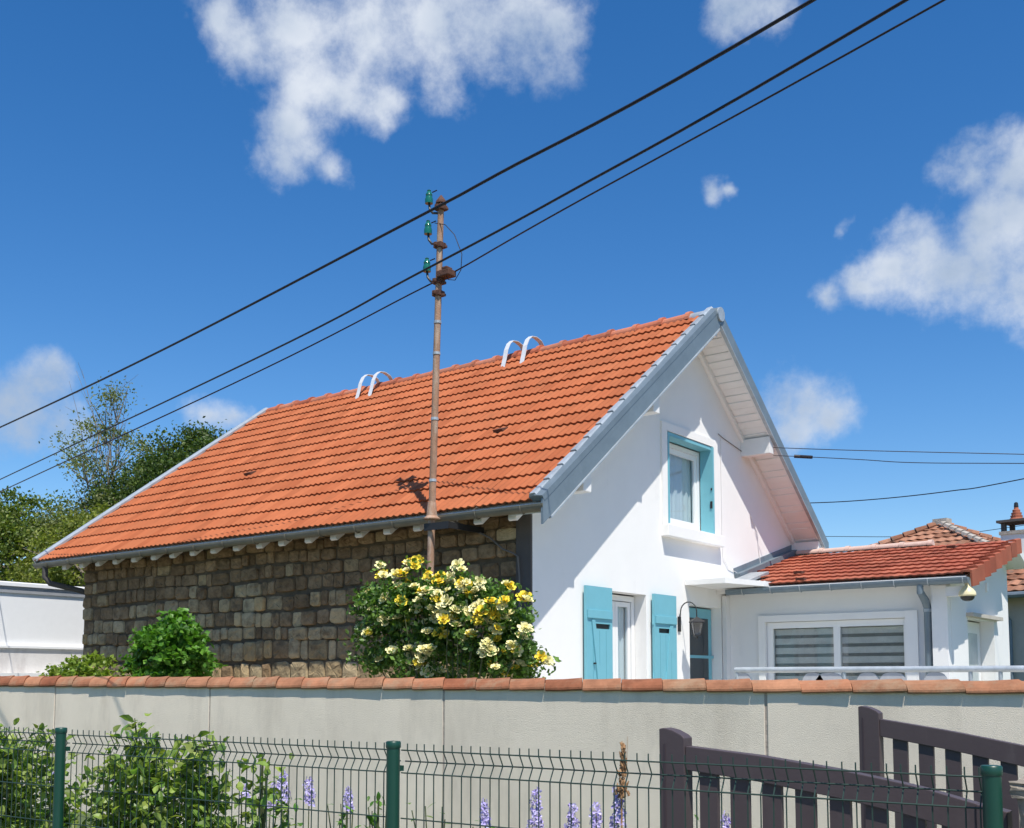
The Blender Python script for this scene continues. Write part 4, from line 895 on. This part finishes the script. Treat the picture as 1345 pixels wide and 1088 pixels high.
br.append(([(-.3, .02, 1.0), (-.22, .0, 1.22), (-.17, .0, 1.32)], 110))
br.append(([(-.27, .02, 1.0), (-.22, .0, 1.25), (-.24, .0, 1.34)], 110))
br.append(([(.15, .02, 1.0), (.32, .0, 1.20), (.50, .0, 1.22)], 110))
climbing('sprawling green climber with tall tips just right of the first fence post', (1.98, -6.13, 0), br, 33)
def small_plant(label, loc, h, spread, seed, n=70, size=.05):
    t = tag(empty('leafy_plant', loc), label, 'plant'); r = random.Random(seed); mb = MB(); Ms = []
    for k in range(7):
        a = Vector((r.uniform(-.03, .03), r.uniform(-.03, .03), 0)); b = Vector((r.uniform(-spread, spread), r.uniform(-spread, spread)*.6, h*r.uniform(.8, 1))); m_ = a.lerp(b, .6)+Vector((0, 0, .05)); mb.tube([a, m_, b], [.007, .005, .003], 5)
        for _ in range(n//7):
            tt = r.uniform(.45, 1); p = a.lerp(b, tt)+Vector((r.gauss(0, .035), r.gauss(0, .03), r.gauss(0, .03))); s = size*r.uniform(.6, 1.4)
            Ms.append(Matrix.Translation(p) @ Matrix.Rotation(r.uniform(0, 2*PI), 4, 'Z') @ Matrix.Rotation(r.gauss(.2, .5), 4, 'Y') @ Matrix.Diagonal((s, s, s, 1)))
    mb.build('stems', STEM, t); o = join_copies('leaves', BLm[1], Ms, LEAFV if seed % 2 else LEAFS, t); return t
SP = [('pale leafy plant under the lilac flowers right of the climber', (2.30, -5.45, 0), .96, .10, 1), ('leafy green plant touching the fence left of the second post', (2.72, -5.42, 0), .90, .12, 3),
      ('small green plant close to the left side of the second green post', (2.93, -5.41, 0), .97, .06, 5), ('low spreading plant immediately right of the second green post', (3.42, -5.5, 0), .92, .12, 2),
      ('lowest green tuft, halfway between second post and the dry stalk', (3.62, -5.38, 0), .86, .10, 7), ('wispy grey green plant between the dry stalk and the gate', (4.72, -5.30, 0), .93, .05, 4),
      ('leafy tuft among the nearest bars of the brown gate', (5.05, -5.25, 0), .90, .05, 6), ('leafy tuft beneath the sprawling climber tips', (2.05, -5.46, 0), .92, .14, 9)]
for s_ in SP: small_plant(*s_)
# larkspur spikes
def spike(label, loc, top, h, seed, w=.030):
    t = tag(empty('larkspur', loc), label, 'flower', 'lilac larkspur spikes behind the fence'); r = random.Random(seed)
    tx, ty = r.uniform(-.03, .03), r.uniform(-.03, .03)
    MB().tube([(0, 0, 0), (tx*.5, ty*.5, top*.6), (tx, ty, top)], [.005, .004, .002], 5).build('stem', STEM, t)
    mb = MB(); n = int(h*150)
    for k in range(n):
        u = k/n; zz = top-h+h*u; rad = (w*(1-.65*u)+.004)*r.uniform(.5, 1.35); a = k*2.4; c = Vector((tx*zz/top+math.cos(a)*rad, ty*zz/top+math.sin(a)*rad, zz))
        for q in range(5):
            b = 2*PI*q/5+r.uniform(-.3, .3); s = .019*(1-.4*u)*r.uniform(.5, 1.35); out = Vector((math.cos(a), math.sin(a), .2)).normalized(); e1 = out.cross(Vector((0, 0, 1))).normalized(); e2 = out.cross(e1)
            dd = e1*math.cos(b)+e2*math.sin(b); sd_ = e1*-math.sin(b)+e2*math.cos(b)
            mb.add([c, c+dd*s+sd_*s*.45+out*.004, c+dd*s*1.5, c+dd*s-sd_*s*.45+out*.004], [(0, 1, 2, 3)])
    mb.build('blossoms', LILAC, t)
FL = [('lilac spike seen between the leftmost climber and the first post', (-.08,-5.55), .97, .12), ('lilac spike glimpsed through the sprawling climber', (.64,-5.52), .97, .09), ('small lilac bloom at the right end of the sprawling climber', (1.89,-5.46), .93, .07),
      ('left of the three lilac spikes beyond the climber', (2.10,-5.45), .96, .16), ('tallest lilac spike between the climber and the second post', (2.19,-5.44), 1.03, .16), ('loose lilac spike above the pale leafy plant', (2.40,-5.43), 1.0, .15), ('nearest lilac spike to the left of the second green post', (2.68,-5.42), .96, .12),
      ('thin lilac spike just beyond the lowest green tuft', (3.66,-5.37), .95, .12), ('long full lilac spike, third to the left of the dry stalk', (3.955,-5.354), 1.02, .22), ('full lilac spike, second to the left of the dry stalk', (4.152,-5.344), .96, .17), ('slim lilac spike directly left of the dry stalk', (4.295,-5.337), .97, .16), ('thick lilac spike right below the dry brown stalk', (4.403,-5.332), 1.06, .20), ('lilac spike visible between the bars of the brown gate', (4.93,-5.307), .97, .12)]
for i, (lb, (x, y), top, h) in enumerate(FL): spike(lb, (x, y, 0), top, h, 50+i, .032 if h > .14 else .022)
dt = tag(empty('dry_stalk', (4.43, -5.34, 0)), 'dry brown seed stalk standing above the thick lilac spike', 'plant')
mb = MB(); r = random.Random(3)
mb.tube([(0, 0, 0), (0, 0, 1.0), (.015, 0, 1.26)], [.005, .004, .002], 5); mb.tube([(0, 0, 1.0), (.03, .0, 1.15), (.035, 0, 1.29)], [.003, .002, .001], 4); mb.build('stem', DRY, dt)
mb = MB()
for k in range(150):
    zz = r.uniform(1.0, 1.25); w = .032*(1-(zz-1.0)/.32); c = Vector((r.gauss(.01, w*.5), r.gauss(0, w*.5), zz)); s = .008; mb.tube([c, c+Vector((r.uniform(-.01, .01), r.uniform(-.01, .01), .018))], [s*.8, s*.3], 4)
o = mb.build('seed_pods', DRY, dt); o['kind'] = 'stuff'

# ------------------------------------------------------------------ trees behind
def tree(name, label, loc, H, lobes, m, leaf, nl, cr=.28, trunk_r=.16, nbare=0, seed=0):
    t = tag(empty(name, loc), label, 'tree', 'trees beyond the cottage'); r = random.Random(seed); rn = np.random.RandomState(seed); mb = MB()
    top = H*.8; mb.tube([(0, 0, 0), (r.uniform(-.1, .1), 0, H*.3), (r.uniform(-.2, .2), 0, H*.6), (r.uniform(-.2, .2), 0, top)], [trunk_r, trunk_r*.75, trunk_r*.45, trunk_r*.15], 7)
    pts = []
    for (c, rad, w) in lobes:
        c = np.array(c); rad = np.array(rad); nc = int(w*90); d = rand_dirs(nc, rn, .1); q = rn.uniform(.25, 1, (nc, 1))**.45; cc = c+d*q*rad; per = max(8, int(nl*w/nc))
        P = np.repeat(cc, per, 0)+rn.normal(size=(nc*per, 3))*cr*np.array([1, 1, .6])*rn.uniform(.5, 1.2, (nc, 1)).repeat(per, 0)
        pts.append(P)
        for k in range(max(5, nc//4)):
            e = cc[k]; b0 = Vector((0, 0, max(H*.15, min(top, e[2]-.35*abs(e[2])*.6)))); e = Vector(e); mm = b0.lerp(e, .5)+Vector((r.uniform(-.2, .2), r.uniform(-.2, .2), .15)); mb.tube([b0, mm, e], [trunk_r*.28, trunk_r*.14, .008], 4)
            for q_ in range(2): mb.tube([mm, mm.lerp(e, .7)+Vector((r.uniform(-.5, .5), r.uniform(-.5, .5), r.uniform(.1, .5)))], [.02, .005], 4)
    for k in range(nbare):
        a = Vector((r.uniform(-.4, .4), r.uniform(-.4, .4), H*r.uniform(.5, .8))); b = a+Vector((r.uniform(-.8, .8), r.uniform(-.5, .5), H*r.uniform(.12, .28))); mb.tube([a, a.lerp(b, .5)+Vector((r.uniform(-.1, .1), 0, 0)), b], [.012, .008, .003], 4)
        for q_ in range(4): a2 = a.lerp(b, r.uniform(.3, .9)); mb.tube([a2, a2+Vector((r.uniform(-.35, .35), r.uniform(-.3, .3), r.uniform(.1, .4)))], [.006, .003], 3)
    mb.build('trunk', BARK, t)
    P = np.concatenate(pts); V, F = leaf_quads(P, leaf, rn, .5, .2, .6); o = link('crown', np_mesh('crown', V, F), m, t); o['kind'] = 'stuff'
    return t
tree('broadleaf_tree', 'dense mid green tree at the left edge above the white flat-roofed building', (-22.5, 6.0, 0), 6.9, [((0, 0, 4.9), (2.6, 2.2, 2.0), 1.0), ((-2.6, -1.6, 4.7), (2.0, 1.8, 1.9), .8), ((1.6, -1, 4.4), (1.5, 1.4, 1.6), .5)], LEAFT, .115, 17000, .26, seed=2)
tree('bare_topped_tree', 'tall sparse tree with bare twigs rising highest behind the roof', (-18.6, 6.5, 0), 9.9, [((.2, 0, 8.2), (.8, .6, 1.2), .08), ((.6, 0, 7.0), (1.6, 1.2, 1.2), .16), ((-1.3, 0, 6.8), (1.3, .8, 1.2), .13), ((0, 0, 5.3), (2.2, 1.5, 1.1), .55)], LEAFA, .085, 12000, .28, .05, 26, seed=5)
tree('dense_tree', 'dark green dense tree nearest to the left slope of the tiled roof', (-16.1, 7.2, 0), 8.9, [((0, 0, 6.2), (1.7, 1.4, 1.6), 1.0), ((-2.2, 0, 5.7), (1.2, 1.2, 1.2), .5), ((1.6, .2, 6.2), (1.3, 1.2, 1.4), .6), ((-1.2, .3, 5.6), (1.3, 1.2, 1.4), .5), ((2.9, .6, 5.7), (1.0, 1, 1.2), .35)], LEAFD, .10, 19000, .25, seed=7)
tree('olive_green_tree', 'yellowish green tree low in front, between the dense tree and the left edge', (-16.4, 4.9, 0), 6.2, [((0, 0, 4.3), (1.7, 1.3, 1.5), .8), ((-1.8, .3, 4.2), (1.5, 1.2, 1.3), .6), ((1.7, .6, 4.6), (1.2, 1.1, 1.2), .4)], LEAFO, .10, 15000, .2, seed=9)
tree('back_tree', 'darker tree filling the gap behind the sparse one', (-24, 9, 0), 7, [((2, 1, 5.1), (3.4, 2, 1.9), .9), ((7, 1, 4.8), (2.6, 2, 1.8), .7)], LEAFD, .13, 13000, .3, seed=12)
tree('distant_tree', 'small distant tree top just above the annex ridge', (-9.0, 34, 0), 6.35, [((0, 0, 5.3), (1.5, 1.2, .95), .5)], LEAFT, .14, 6000, .25, seed=14)
